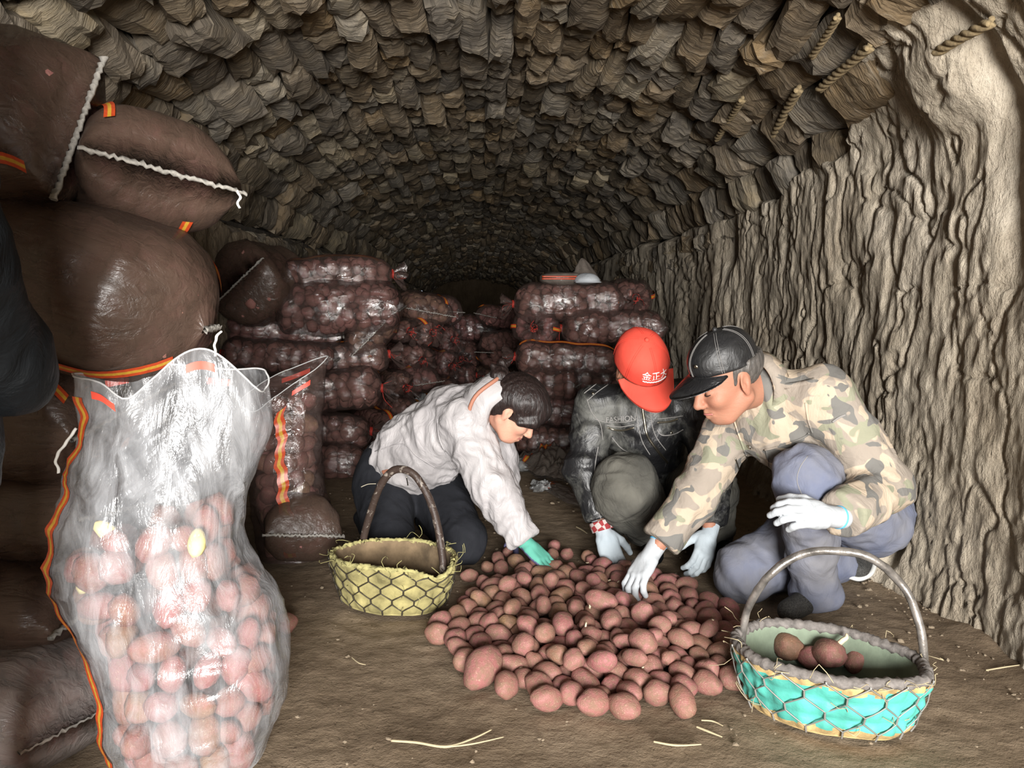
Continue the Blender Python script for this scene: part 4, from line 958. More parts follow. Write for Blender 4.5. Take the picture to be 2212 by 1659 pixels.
# ---------------------------------------------------------------- the two clear upright sacks
def upright(name, label, sil, Yc, depth, mat, rim, stripe_sides, seed, fill_top, group_pot, lab_pot, fold=.012, nz=110, na=120, ylean=0., cuts=()):
    """sil: list of (py, px_left, px_right) silhouette in the photo, turned into half widths at depth Yc"""
    sil = np.array(sil, float)
    zc = [(P(r[1], r[0], Yc), P(r[2], r[0], Yc)) for r in sil]
    Z = np.array([(a.z + b.z) / 2 for a, b in zc]); XL = np.array([a.x for a, b in zc]); XR = np.array([b.x for a, b in zc])
    o = np.argsort(Z); Z, XL, XR = Z[o], XL[o], XR[o]
    zt = Z[-1]
    u = np.linspace(0, 1, nz); a = np.linspace(0, 2 * np.pi, na, endpoint=False)
    U, A = np.meshgrid(u, a, indexing='ij')
    top = zt + rim(A)
    zz = .004 + U * (top - .004)
    xl = np.interp(zz, Z, XL); xr = np.interp(zz, Z, XR)
    xm = (xl + xr) / 2; hw = (xr - xl) / 2
    dp = np.interp(zz, [p[0] for p in depth], [p[1] for p in depth])
    k = 2 / 2.3; c, s = np.cos(A), np.sin(A)
    X = xm + hw * np.sign(c) * np.abs(c) ** k
    Y = Yc + ylean * zz + dp * np.sign(s) * np.abs(s) ** k
    base = np.stack([X, Y, zz], -1)
    nrm = np.stack([c / np.maximum(hw, .02), s / np.maximum(dp, .02), 0 * c], -1); nrm /= np.linalg.norm(nrm, axis=-1)[..., None]
    # potatoes on the inside of the film
    r = np.random.default_rng(seed); pot = []
    z = .035
    while z < fill_top + .02:
        w = np.interp(z, Z, XR) - np.interp(z, Z, XL); d = np.interp(z, [p[0] for p in depth], [p[1] for p in depth])
        per = math.pi * (w / 2 + d); n = int(per / .088); off = r.uniform(0, 6)
        for i in range(n):
            an = off + 2 * math.pi * i / n + r.normal(0, .04)
            zi = z + r.normal(0, .012)
            if zi > fill_top + .05 * math.cos(an): continue
            cc, ss = math.cos(an), math.sin(an); ww = np.interp(zi, Z, XR) - np.interp(zi, Z, XL); mx = (np.interp(zi, Z, XR) + np.interp(zi, Z, XL)) / 2
            sc = r.uniform(.92, 1.25)
            inn = .064
            pot.append((mx + (ww / 2 - inn) * np.sign(cc) * abs(cc) ** k, Yc + ylean * zi + (d - inn) * np.sign(ss) * abs(ss) ** k, max(zi, .036), an, sc))
        z += .073
    pot = np.array(pot)
    D2 = ((base[:, :, None] - (pot[:, :3] + np.stack([np.cos(pot[:, 3]), np.sin(pot[:, 3]), 0 * pot[:, 3]], -1) * .06)[None, None]) ** 2).sum(-1)
    lum = np.exp(-D2 / .038 ** 2).sum(-1)
    q = np.stack([base[..., 0], base[..., 1], base[..., 2]], -1)
    full = 1 / (1 + np.exp((zz - fill_top) / .03))
    # taut diagonal folds in the empty upper part, short horizontal creases over the potatoes
    dg = (q * np.array([1., 1., 0])).sum(-1) + .55 * zz
    folds = ridged(np.stack([dg * 9, A * .5, 0 * zz + seed], -1), 3, seed) ** 3
    cre = ridged(np.stack([A * 1.6, zz * 17 + .6 * np.sin(A * 2) + 1.5 * X, 0 * zz + seed], -1), 3, seed + 5) ** 2
    disp = full * (.010 * (lum - .6) + .010 * cre - .006) + (1 - full) * (fold * (folds - .35) * 1.3 + .018 * fbm(q * 7, 3, seed) + .006 * fbm(q * np.array([40, 40, 7]), 2, seed + 2))
    disp *= np.clip(zz / .03, 0, 1)
    V = base + nrm * disp[..., None]
    origin = Vector((float((XL[0] + XR[0]) / 2), Yc, 0))
    root = thing(name, label, 'sack', origin)
    on = np.array(origin)
    F = grid_faces(nz, na, wrap_v=True).tolist(); F.append(list(range(na))[::-1])
    me = mk_mesh('film', V.reshape(-1, 3) - on, F); link('film', me, mat, root)
    # rolled hem round the mouth
    rimp = V[-1] - on
    tv, tf = tube_vf(np.concatenate([rimp, rimp[:2]]), .0022, 5, caps=False)
    link('hem', mk_mesh('hem', tv, tf), M_HEM, root)
    # red-orange print marks along the mouth
    for (a0, a1) in stripe_sides['marks']:
        idx = np.where((a >= a0) & (a <= a1))[0]
        if len(idx) < 3: continue
        p0 = (V[-4, idx] + nrm[-4, idx] * .003) - on; p1 = (V[-6, idx] + nrm[-6, idx] * .003) - on
        vv = np.stack([p0, p1], 1); link('print_mark', mk_mesh('print_mark', vv.reshape(-1, 3), grid_faces(len(idx), 2)), M_MARK, root)
    for (ang, u0, u1, wd) in stripe_sides['stripes']:
        j = int(ang / (2 * math.pi) * na) % na; i0, i1 = int(u0 * (nz - 1)), int(u1 * (nz - 1)); n = i1 - i0 + 1
        ii = np.arange(i0, i1 + 1); cen = V[ii, j] + nrm[ii, j] * .004 - on; tan = V[ii, (j + 1) % na] - V[ii, (j - 1) % na]; tan /= np.linalg.norm(tan, axis=1)[:, None]
        cen = cen + tan * (.006 * np.sin(ii * .35) + .004 * np.sin(ii * .9))[:, None]
        vv = np.stack([cen + tan * wd * t for t in (-.5, -.17, .17, .5)], 1)
        me = mk_mesh('stripe', vv.reshape(-1, 3), grid_faces(n, 4)); me.materials.append(M_RED); me.materials.append(M_YEL)
        me.polygons.foreach_set('material_index', np.tile(np.array([0, 1, 0], np.int32), n - 1)); link('stripe', me, None, root)
    front = 0
    rr = np.random.default_rng(seed + 1)
    vis = [i for i in range(len(pot)) if math.sin(pot[i, 3]) < .02]
    rows = {}
    for i in vis: rows.setdefault(round((pot[i, 2]) / .073), []).append(i)
    for rk, key in enumerate(sorted(rows)):
        for ck, i in enumerate(sorted(rows[key], key=lambda i: pot[i, 0])):
            x, y, z_, an, sc = pot[i]
            o = link('potato', POT_IN[int(rr.integers(5))], None, None, (x, y, z_), tuple(rr.uniform(0, 6.2, 3)), (sc * .90,) * 3)
            tag(o, lab_pot % (ORD[rk], ORD[ck]), 'potato', group_pot)
    for (px, py, dy, lab_) in cuts:
        g = P(px, py, Yc - dy + .03); o = link('potato_piece', POT_IN[0], None, None, g, (.3, .9, .8 + px), (.62, .5, .55)); o.data = POT_IN[0].copy(); o.data.materials.clear(); o.data.materials.append(M_CUT)
        tag(o, lab_, 'potato', None)
    # the ones at the back cannot be told apart through the film
    hid = [i for i in range(len(pot)) if i not in set(vis)]
    Vf, Ff = sack_fill(pot[hid, :3] - on, np.stack([0 * pot[hid, 0], 0 * pot[hid, 0], pot[hid, 4]], 1), seed)
    fo = link('potato_fill', mk_mesh('potato_fill', Vf, Ff), M_POTIN, root); fo['kind'] = 'stuff'
    return root
M_HEM = plain('film_hem', (.45, .45, .45), .4)
M_MARK = plain('print_red', (.72, .08, .05), .45)
_sil = [(770, 168, 575), (850, 170, 585), (890, 180, 590), (950, 172, 578), (1000, 158, 560), (1050, 145, 545), (1100, 130, 532), (1150, 122, 526), (1200, 118, 534), (1250, 125, 566), (1290, 148, 598), (1320, 172, 604), (1350, 195, 612), (1400, 214, 624), (1430, 222, 630), (1500, 230, 620), (1560, 242, 600), (1620, 262, 575), (1660, 280, 555), (1700, 305, 530)]
upright('clear_sack', 'big clear plastic sack of potatoes standing open in the left foreground, striped down its side', _sil, 1.76,
        [(0, .15), (.1, .19), (.3, .19), (.5, .17), (.62, .16), (.75, .13), (.92, .105)], M_FILM_CLEAR,
        lambda A: -.03 + .045 * np.exp(-((A - 5.15) / .42) ** 2) - .045 * np.exp(-((A - 4.5) / .22) ** 2) - .015 * np.exp(-((A - 3.6) / .5) ** 2) - .045 * (np.exp(-((A - 6.283) / .5) ** 2) + np.exp(-(A / .5) ** 2)) + .008 * np.sin(A * 4),
        {'stripes': [(3.86, .03, .96, .032)], 'marks': [(4.0, 4.35), (4.95, 5.3), (2.2, 2.6), (1.2, 1.5)]}, 5, .56,
        'potatoes inside the clear foreground sack', 'potato inside the clear foreground sack, %s row from its foot, %s from the left', .018, cuts=((232, 1150, .135, 'pale yellow cut potato at the top left of the clear foreground sack'), (425, 1172, .145, 'yellow-fleshed cut potato at the top right of the clear foreground sack'), (186, 1252, .10, 'small yellow potato piece near the left edge of the clear foreground sack')))
_sil2 = [(765, 520, 712), (800, 518, 706), (850, 516, 702), (900, 520, 700), (950, 530, 698), (1000, 536, 694), (1040, 540, 702), (1080, 545, 706), (1120, 550, 708), (1160, 556, 706), (1200, 562, 700)]
upright('clear_sack', 'smaller clear sack with slanting open mouth and orange stripe, behind the big one', _sil2, 3.2,
        [(0, .13), (.2, .16), (.45, .15), (.6, .12), (.82, .06)], M_FILM_FAR,
        lambda A: -.10 + .09 * np.cos(A - .35) - .05 * np.exp(-((A - 4.3) / .5) ** 2), {'stripes': [(4.85, .05, .9, .045)], 'marks': [(5.0, 5.5), (1.0, 1.7)]}, 9, .62,
        'potatoes inside the smaller clear sack', 'potato inside the smaller clear sack, %s row from its foot, %s from the left', .014, 80, 90)
far('e1', (528, 672, 1085, 1235), 3.05, 'dull sack lying on the floor between the two clear sacks', 'sacks stacked along the near left wall', 95, ('tied', 'seam'), 1, (), M_FILM_DARK, yaw=.3, L=.7)
# ---------------------------------------------------------------- people
def mat_skin(name, col, ruddy):
    t = NT(name); co = t.coord('Object'); a = t.noise(co, 14, 4, .6); c = t.noise(co, 260, 3, .6)
    cc = t.mix(t.ramp(a, [(.4, 0.0), (.7, .6)]), col, ruddy)
    return t.set(color=cc, rough=.58, spec=.3, sss=.08, normal=t.bump(c, .3, .002, t.bump(t.noise(t.coord('Object', (1, 1, 3)), 38, 3, .6), .25, .004)))
M_SKIN_M = mat_skin('skin_weathered', (.35, .170, .110), (.38, .150, .098))
M_SKIN_W = mat_skin('skin_fair', (.56, .30, .21), (.54, .23, .17))
def mat_hair(name, col):
    t = NT(name); co = t.coord('Object', (30, 30, 30)); b = t.noise(t.coord('Object', (120, 120, 14), (0, -.75, 0)), 1, 4, .6, .5)
    return t.set(color=t.ramp(b, [(.3, tuple(c * .5 for c in col)), (.7, tuple(c * 1.6 for c in col))]), rough=.42, spec=.4, normal=t.bump(b, .7, .006), aniso=.4)
M_HAIR = mat_hair('hair_dark', (.016, .010, .009)); M_HAIRG = mat_hair('hair_greying', (.075, .068, .062))
def mat_cloth(name, c0, c1, rough=.85, weave=500, fold=.35, spec=.2, sheen=.0, blot=6, dirt=None):
    t = NT(name); co = t.coord('Object'); a = t.noise(co, blot, 5, .6); w_ = t.noise(co, weave, 2, .5); f = t.noise(t.coord('Object', (14, 14, 9), (.4, .3, 0)), 1, 4, .55, 1.2)
    col = t.ramp(a, [(.3, c0), (.7, c1)])
    if dirt: col = t.mix(t.ramp(t.noise(co, 5, 4, .55), [(.38, 0.0), (.72, .8)]), col, dirt)
    nm = t.bump(f, fold, .015); nm = t.bump(w_, .15, .0008, nm)
    return t.set(color=col, rough=rough, spec=spec, sheen=sheen, normal=nm)
def mat_camo():
    t = NT('camouflage_cotton'); co = t.coord('Object', (1, 1, 1.25))
    d1 = t.noise(co, 10, 1.5, .45, .7); d2 = t.noise(t.coord('Object', (1, 1.2, 1.1), (.5, 1, .3)), 11.5, 1.5, .45, .7); d3 = t.noise(t.coord('Object', (1.1, 1, 1.3), (1.2, .2, .9)), 12.5, 1.5, .4, .7)
    col = t.mix(t.ramp(d1, [(.47, 0.0), (.485, 1.0)]), (.44, .36, .275), (.29, .25, .21))
    col = t.mix(t.ramp(d2, [(.60, 0.0), (.612, 1.0)]), col, (.255, .255, .185))
    col = t.mix(t.ramp(d3, [(.575, 0.0), (.587, 1.0)]), col, (.155, .15, .14))
    col = t.mix(.3, col, t.ramp(t.noise(co, 6, 4, .6), [(.3, (.75, .72, .68)), (.7, (1.1, 1.1, 1.1))]), 'MULTIPLY')
    f = t.noise(t.coord('Object', (13, 13, 8), (.3, .5, 0)), 1, 4, .55, 1.4)
    nm = t.bump(f, .5, .016); nm = t.bump(t.noise(co, 520, 2), .15, .0008, nm)
    return t.set(color=col, rough=.9, spec=.15, normal=nm)
def mat_leather(name, wear=.5, rough=.38, dark=(.011, .011, .012), spec=.5):
    t = NT(name); co = t.coord('Object'); a = t.noise(co, 6, 6, .68, .4); c = t.noise(co, 120, 4, .6); f = t.noise(t.coord('Object', (16, 16, 11), (.4, .2, 0)), 1, 4, .6, 1.5)
    col = t.mix(t.ramp(a, [(.47, 0.0), (.66, wear)]), dark, (.15, .15, .135))
    col = t.mix(t.ramp(f, [(.60, 0.0), (.72, wear * .8)]), col, (.20, .195, .18))
    nm = t.bump(f, .55, .012); nm = t.bump(c, .25, .0016, nm)
    return t.set(color=col, rough=t.ramp(a, [(.4, rough), (.7, rough + .3)]), spec=spec, normal=nm)
def mat_check():
    t = NT('checked_cuff'); ck = t.new('ShaderNodeTexChecker'); ck.inputs['Scale'].default_value = 46; t.ln(t.coord('Object', (1, 1, 1), (.5, .6, .78)), ck.inputs['Vector'])
    ck.inputs['Color1'].default_value = (.24, .022, .025, 1); ck.inputs['Color2'].default_value = (.42, .36, .34, 1)
    return t.set(color=ck.outputs['Color'], rough=.85)
M_CAMO = mat_camo()
M_LEATHER = mat_leather('worn_black_leather', .75); M_LEATHER2 = mat_leather('black_leather', .0, .5, (.0028, .0034, .004), .12); M_CAPLEA = mat_leather('cap_leather', .05, .30)
M_PUFF = mat_cloth('pale_grey_nylon', (.36, .34, .345), (.43, .41, .41), .5, 700, .7, .35)
M_BLUE = mat_cloth('blue_grey_cotton', (.105, .12, .18), (.16, .175, .235), .9, 400, .35, dirt=(.21, .205, .21))
M_BLACKT = mat_cloth('black_trousers', (.011, .012, .015), (.020, .021, .026), .85, 400, .3)
M_DUST = mat_cloth('dusty_grey_trousers', (.050, .049, .044), (.080, .077, .066), .95, 400, .7, dirt=(.155, .148, .125))
M_REDCAP = mat_cloth('red_cotton', (.62, .060, .040), (.70, .085, .055), .75, 500, .12)
M_GLOVE = mat_cloth('white_knit', (.36, .385, .41), (.46, .48, .50), .9, 300, .35)
M_GLOVEB = mat_cloth('pale_blue_knit', (.32, .37, .41), (.42, .47, .50), .9, 300, .35)
M_TEAL = mat_cloth('teal_knit', (.07, .30, .23), (.12, .40, .31), .85, 300, .3); M_PURP = mat_cloth('purple_rubber', (.075, .075, .15), (.11, .105, .20), .6, 200, .3)
M_BLUEBAND = plain('blue_band', (.10, .42, .68), .7); M_BROWNB = plain('brown_piping', (.36, .155, .10), .6); M_METAL = plain('worn_brass', (.42, .38, .30), .35, metal=1)
M_WHITEP = plain('white_print', (.85, .80, .78), .7); M_STITCH = plain('grey_stitching', (.22, .21, .20), .7); M_SHIRT = plain('lilac_shirt', (.58, .52, .62), .8)
M_CHECK = mat_check(); M_SOLE = plain('pale_sole', (.55, .55, .53), .6); M_SOCK = plain('red_sock', (.42, .03, .045), .85)
M_MESHSHOE = plain('dark_mesh_shoe', (.035, .034, .032), .8, 240, .8, .5); M_BLACK = plain('black_line', (.012, .010, .010), .6); M_LIP = plain('lip', (.40, .15, .13), .55); M_BROW = plain('brow_hair', (.04, .03, .026), .8)

def V3(p): return np.array(p, float)
def lerp(a, b, t): return V3(a) * (1 - t) + V3(b) * t
def text_mesh(s, size, extr=.0006):
    cu = bpy.data.curves.new('lettering', 'FONT'); cu.body = s; cu.size = size; cu.extrude = extr; cu.align_x = 'CENTER'; cu.align_y = 'CENTER'; cu.resolution_u = 4
    o = bpy.data.objects.new('lettering', cu); COL.objects.link(o); bpy.context.view_layer.update()
    me = bpy.data.meshes.new_from_object(o.evaluated_get(bpy.context.evaluated_depsgraph_get())); bpy.data.objects.remove(o); bpy.data.curves.remove(cu)
    me.name = 'lettering'; me.materials.clear(); return me
def line(name, pts, r, mat, parent, org, n=30, ns=6):
    v, f = tube_vf(np.array([V3(p) for p in pts]), r, ns, n); return link(name, mk_mesh(name, v - org, f), mat, parent)
def disc(name, p, nrm, r, mat, parent, org, th=.003):
    v, f = ico(2); R = np.array(Vector(nrm).to_track_quat('Z', 'Y').to_matrix())
    return link(name, mk_mesh(name, (v * np.array([r, r, th])) @ R.T + V3(p) - org, f), mat, parent)
def snap(o, p, d):
    """nearest point of a mesh along direction d from outside: to lay trims on cloth"""
    p = Vector(p); d = Vector(d).normalized()
    w = o.matrix_world if o.parent is None else o.parent.matrix_world
    loc = Vector(p) - (o.parent.location if o.parent else Vector())
    ok, hit, n, i = o.ray_cast(loc - d * .6, d)
    return (hit + (o.parent.location if o.parent else Vector()), n) if ok else (p, -d)
CAMP = Vector((0, 0, CAM_H))
def on_cloth(o, px, py, off=.002):
    """point of the garment seen at a photo pixel, lifted a little off the cloth"""
    d = ray(px, py).normalized(); b = o.parent.location
    ok, hit, n, i = o.ray_cast(CAMP - b, d)
    if not ok: return None, None
    if n.dot(d) > 0: n = -n
    return V3(hit + b + n * off), n
def trim(name, o, pix, r, mat, parent, org, n=40, off=.001, flat=False, ns=5):
    """tube (or ribbon) laid on a garment through photo pixels"""
    pix = resample(np.array([(a, b, 0) for a, b in pix], float), n)
    P_ = []
    for a, b, _ in pix:
        p, nn = on_cloth(o, a, b, off)
        if p is not None: P_.append(p)
    if len(P_) < 3: return None
    P_ = np.array(P_); P_[1:-1] = (P_[:-2] + P_[1:-1] * 2 + P_[2:]) / 4
    v, f = tube_vf(P_, r, ns)
    return link(name, mk_mesh(name, v - org, f), mat, parent)
def face_extras(T, parent, org, sc, lips=True):
    s = lambda x, y, z: T(x, y, z)
    for q in (1, -1):
        line('eyelid', [s(.0855, .020 * q, -.008), s(.0895, .030 * q, -.011), s(.083, .043 * q, -.008)], .0014 * sc, M_BLACK, parent, org, 10, 5)
        line('eyebrow', [s(.094, .014 * q, .017), s(.0905, .032 * q, .023), s(.078, .050 * q, .017)], .0030 * sc, M_BROW, parent, org, 10, 5)
    if lips: line('lips', [s(.083, .021, -.070), s(.0945, 0, -.0695), s(.083, -.021, -.070)], .0030 * sc, M_LIP, parent, org, 12, 6)
def add_glove(name, parent, org, mat, wrist, d, back, side, h=.0032, palm=None, band=None, **kw):
    f, T = hand_field(wrist, d, back, side, fat=.0016, **kw)
    V, F = f.mesh(h); V = relax(V, F, 1)
    me = mk_mesh(name, V - org, F); me.materials.append(mat)
    if palm:
        me.materials.append(palm); w = V3(wrist); x = V3(Vector(d).normalized()); z = Vector(back) - Vector(x) * Vector(back).dot(Vector(x)); z = V3(z.normalized())
        cen = V[F].mean(1) - w; k = (cen @ z) - .10 * (cen @ x) + .006; me.polygons.foreach_set('material_index', ((k < 0) & ((cen @ x) > -.005)).astype(np.int32))
    g = link(name, me, None, parent)
    if band:
        a = np.linspace(0, 2 * np.pi, 25); x = Vector(d).normalized(); z = (Vector(back) - x * Vector(back).dot(x)).normalized(); y = z.cross(x)
        pts = np.array([V3(Vector(wrist) - x * .046 + (y * math.cos(q) + z * math.sin(q)) * .030) for q in a])
        v, fq = tube_vf(pts, .0045, 6, caps=False); link('cuff_band', mk_mesh('cuff_band', v - org, fq), band, g)
    return g, T
def limb_body(F, J, names, rad, k=.02):
    F.chain([J[n] for n in names], rad, k)

# ======== kneeling man in the camouflage jacket
def camo_man():
    J = dict(pelvis=P(1862, 1095, 2.74), belly=P(1790, 1000, 2.68), chest=P(1700, 905, 2.60), neck=P(1640, 835, 2.54), ls=P(1778, 856, 2.44), rs=P(1575, 940, 2.70),
             le=P(1910, 1050, 2.38), lw=P(1815, 1118, 2.20), re=P(1503, 1070, 2.66), rw=P(1418, 1182, 2.62), lh=P(1880, 1120, 2.62), rh=P(1835, 1105, 2.85),
             lk=P(1742, 1030, 2.38), la=P(1762, 1295, 2.56), rk=P(1600, 1270, 2.70), ra=P(1820, 1250, 2.84))
    for k in J: J[k] = V3(J[k])
    J['rk'][2] = .075; J['ra'][2] = max(J['ra'][2], .06)
    org = Vector((J['pelvis'][0], J['pelvis'][1], 0)); on = V3(org)
    root = thing('person', 'man in a camouflage jacket and black leather cap, kneeling beside the heap', 'person', org)
    fr = frame_of(P(1566, 816, 2.46), (-.88, -.26, -.40), (-.38, -.14, .91)); sc = 1.12
    H, T = head_field(fr, sc)
    H.cap(T(-.02, 0, -.06), J['neck'], .058, .062, .03); H.cap(J['neck'], J['chest'], .06, .08, .03)
    Vh, Fh = H.mesh(.0036); Vh = relax(Vh, Fh, 1)
    B = Field(); B.cap(J['chest'], J['belly'], .115, .11); B.cap(J['belly'], J['pelvis'], .11, .125)
    B.cap(J['ls'], J['rs'], .055, .055); B.cap(J['neck'], J['chest'], .06, .09)
    for s in 'lr':
        B.chain([J[s + 's'], J[s + 'e'], J[s + 'w']], (.05, .038, .027)); B.chain([J[s + 'h'], J[s + 'k'], J[s + 'a']], (.08, .055, .036))
    Vb, Fb = B.mesh(.010)
    V, F = join_vf([(Vh, Fh), (Vb, Fb)])
    body = link('body', mk_mesh('body', V - on, np.array(F)), M_SKIN_M, root)
    face_extras(T, body, on, sc)
    # jacket
    K = Field()
    K.cap(J['chest'], J['belly'], .155, .155, .05); K.cap(J['belly'], lerp(J['belly'], J['pelvis'], .75), .155, .165, .05)
    K.cap(J['ls'], J['rs'], .085, .08, .05); K.cap(lerp(J['neck'], J['chest'], .15), J['chest'], .085, .14, .04)
    K.cap(lerp(J['ls'], J['neck'], .3), J['neck'], .06, .062, .04)
    K.chain([J['ls'], J['le'], lerp(J['le'], J['lw'], 1.0)], (.088, .080, .066), .035)
    K.chain([J['rs'], J['re'], lerp(J['re'], J['rw'], .93)], (.082, .072, .068), .03)
    x = J['lw'] - J['le']; K.cut(J['lw'] - x * .05, x, .10)
    x = J['rw'] - J['re']; K.cut(J['rw'] - x * .10, x, .11)
    hem = V3(P(1975, 1075, 2.66)); K.cap(lerp(J['belly'], J['pelvis'], .6), hem, .13, .02, .05)
    x = J['pelvis'] - J['belly']; K.cut(lerp(J['belly'], J['pelvis'], .98), x, .34)
    K.dent(T(-.01, 0, -.07), .072, None, .02)
    jk = garment('jacket', K, .0075, M_CAMO, root, on, .011, (9, 9, 6), 3, 2, fine=.0035)
    # collar
    Rc = []
    a = np.linspace(.25, 2 * np.pi - .25, 40)
    ax = Vector(V3(T(-.02, 0, -.05)) - J['neck']).normalized(); fx = (Vector(fr[1]) - ax * Vector(fr[1]).dot(ax)).normalized(); fy = ax.cross(fx)
    cen = J['neck'] + V3(ax) * -.012
    rows = []
    for (rr, hh) in ((.078, -.012), (.082, .035), (.088, .046), (.096, .026), (.103, -.012)):
        rows.append([cen + V3(fx) * (rr * 1.12 * math.cos(q)) + V3(fy) * (rr * 1.04 * math.sin(q)) + V3(ax) * (hh - .025 * math.cos(q)) for q in a])
    V = np.array(rows).transpose(1, 0, 2)
    m = mk_mesh('collar', V.reshape(-1, 3) - on, grid_faces(40, 5)); co = link('collar', m, M_CAMO, jk)
    sol = co.modifiers.new('s', 'SOLIDIFY'); sol.thickness = .005
    a2 = np.linspace(0, 2 * np.pi, 30)
    rows = [[cen + V3(fx) * (r2 * 1.1 * math.cos(q)) + V3(fy) * (r2 * math.sin(q)) + V3(ax) * (hh - .02 * math.cos(q)) for q in a2] for r2, hh in ((.070, -.03), (.069, .018), (.074, .026))]
    link('shirt_collar', mk_mesh('shirt_collar', np.array(rows).transpose(1, 0, 2).reshape(-1, 3) - on, grid_faces(30, 3)), M_SHIRT, root)
    bpy.context.view_layer.update()
    for (px, py) in ((1620, 965), (1638, 1042), (1670, 822)):
        p, n = on_cloth(jk, px, py, .003)
        if p is not None: disc('snap_button', p, n, .0085, M_METAL, jk, on)
    trim('placket', jk, [(1585, 905), (1600, 950), (1618, 1000), (1640, 1060)], .0035, M_CAMO, jk, on, 30, .001)
    trim('zipper', jk, [(1588, 990), (1598, 1020), (1615, 1060), (1640, 1090)], .003, M_METAL, jk, on, 30, .001)
    trim('pocket_flap', jk, [(1652, 972), (1690, 962), (1735, 945), (1748, 935)], .004, M_CAMO, jk, on, 30, .001)
    trim('pocket_edge', jk, [(1655, 970), (1660, 1005), (1662, 1040)], .003, M_CAMO, jk, on, 20, .001)
    trim('shoulder_strap', jk, [(1668, 835), (1710, 832), (1760, 822)], .012, M_CAMO, jk, on, 20, -.006)
    trim('sleeve_seam', jk, [(1740, 870), (1745, 905), (1755, 935)], .0035, M_CAMO, jk, on, 20, 0)
    trim('sleeve_pocket_zip', jk, [(1798, 912), (1812, 902), (1826, 896)], .004, M_STITCH, jk, on, 12, 0)
    # trousers
    Q = Field()
    Q.ball(J['pelvis'], (.16, .17, .15), None, .05); Q.chain([J['lh'], J['lk'], J['la']], (.125, .088, .078), .04); Q.chain([J['rh'], J['rk'], J['ra']], (.12, .088, .070), .04)
    x = J['la'] - J['lk']; Q.cut(J['la'] - x * .02, x, .12); x = J['ra'] - J['rk']; Q.cut(J['ra'], x, .12)
    tr = garment('trousers', Q, .008, M_BLUE, root, on, .015, (9, 9, 9), 8, 2, fine=.003)
    bpy.context.view_layer.update()
    trim('knee_seam', tr, [(1745, 985), (1728, 1010), (1722, 1040), (1735, 1075)], .0014, M_STITCH, tr, on, 24, 0)
    # shoes
    fl = J['la'] + np.array([0, 0, 0]); toe = np.array([fl[0] - .13, fl[1] - .10, .035])
    S_ = Field(); S_.cap((fl[0], fl[1], .045), toe, .042, .038, .03); S_.cap((fl[0] + .03, fl[1] + .02, .04), (fl[0], fl[1], .05), .038, .042, .03); S_.cut((fl[0], fl[1], .004), (0, 0, -1), .3)
    garment('shoe', S_, .006, M_MESHSHOE, root, on)
    v, f = tube_vf(np.array([(fl[0], fl[1], .05), fl + np.array([0, 0, .05])]), .048, 16, 8); link('sock', mk_mesh('sock', v - on, f), M_SOCK, root)
    h1, t1 = V3(P(1862, 1200, 2.86)), V3(P(1850, 1290, 2.80)); t1[2] = .045
    S_ = Field(); S_.cap(h1, t1, .040, .042, .03); S_.cap(J['ra'], h1, .04, .04, .03); sh = garment('shoe', S_, .006, M_MESHSHOE, root, on)
    u = (h1 - t1); u /= np.linalg.norm(u); sd = np.array([.9, -.42, 0]); sd /= np.linalg.norm(sd); bk = np.cross(u, sd)
    pts = [h1 + u * .03 + sd * .015, h1 + sd * .046, lerp(h1, t1, .5) + sd * .05, t1 + sd * .044 - u * .01, t1 - u * .042 + sd * .012, t1 - u * .034 - sd * .03]
    line('sole', pts, .009, M_SOLE, sh, on, 40, 8)
    # gloves
    lwd = P(1735, 1108, 2.14) - P(1815, 1118, 2.20)
    add_glove('glove', root, on, M_GLOVE, J['lw'] + V3(lwd) * .35, lwd, (.2, -.75, .62), -1, curl=(.75, .7, .75, .8), thumb=.7, spread=.02, sc=1.12, band=M_BLUEBAND)
    rwd = V3(P(1365, 1235, 2.56)) - J['rw']; rwd[2] -= .05
    add_glove('glove', root, on, M_GLOVE, lerp(J['re'], J['rw'], 1.12), rwd, (-.55, -.35, .75), -1, curl=(.75, .7, .65, .6), thumb=.55, spread=.10, sc=1.12, band=M_BLUEBAND)
    # hair under the cap, cap
    Hh = Field(); R = np.stack([fr[1], fr[2], fr[3]], 1)
    Hh.ball(T(-.035, 0, .030), (.090 * sc, .082 * sc, .080 * sc), R, .01); Hh.cut(T(.012, 0, .02), fr[1], .3); Hh.cut(T(0, 0, .045), fr[3], .3); Hh.dent(T(-.012, .09, -.012), (.030, .03, .040), R, .006)
    Hh.cut(T(0, 0, -.045), -fr[3] * 1.0 + fr[1] * .5, .3)
    Hh.cap(T(.006, .066, .050), T(.016, .068, -.006), .010 * sc, .004 * sc, .01); Hh.cap(T(.012, -.068, .030), T(.014, -.071, -.014), .009 * sc, .006 * sc, .006)
    garment('hair', Hh, .0045, M_HAIRG, body, on, .002, (60, 60, 30), 4, 1)
    crown, brim, Tc, seams = cap_parts(fr, sc * .95, M_CAPLEA, root, on, .088, .086, .016, crown_h=.098, lift=.018)
    link('seam', mk_mesh('seam', *seams), M_STITCH, crown)
    p = Tc(np.array([.096]), np.array([.035]), np.array([.085]))[0]; disc('badge', p, V3(fr[1]) + V3(fr[2]) * .5, .007, M_METAL, crown, on)
    return root
camo_man()

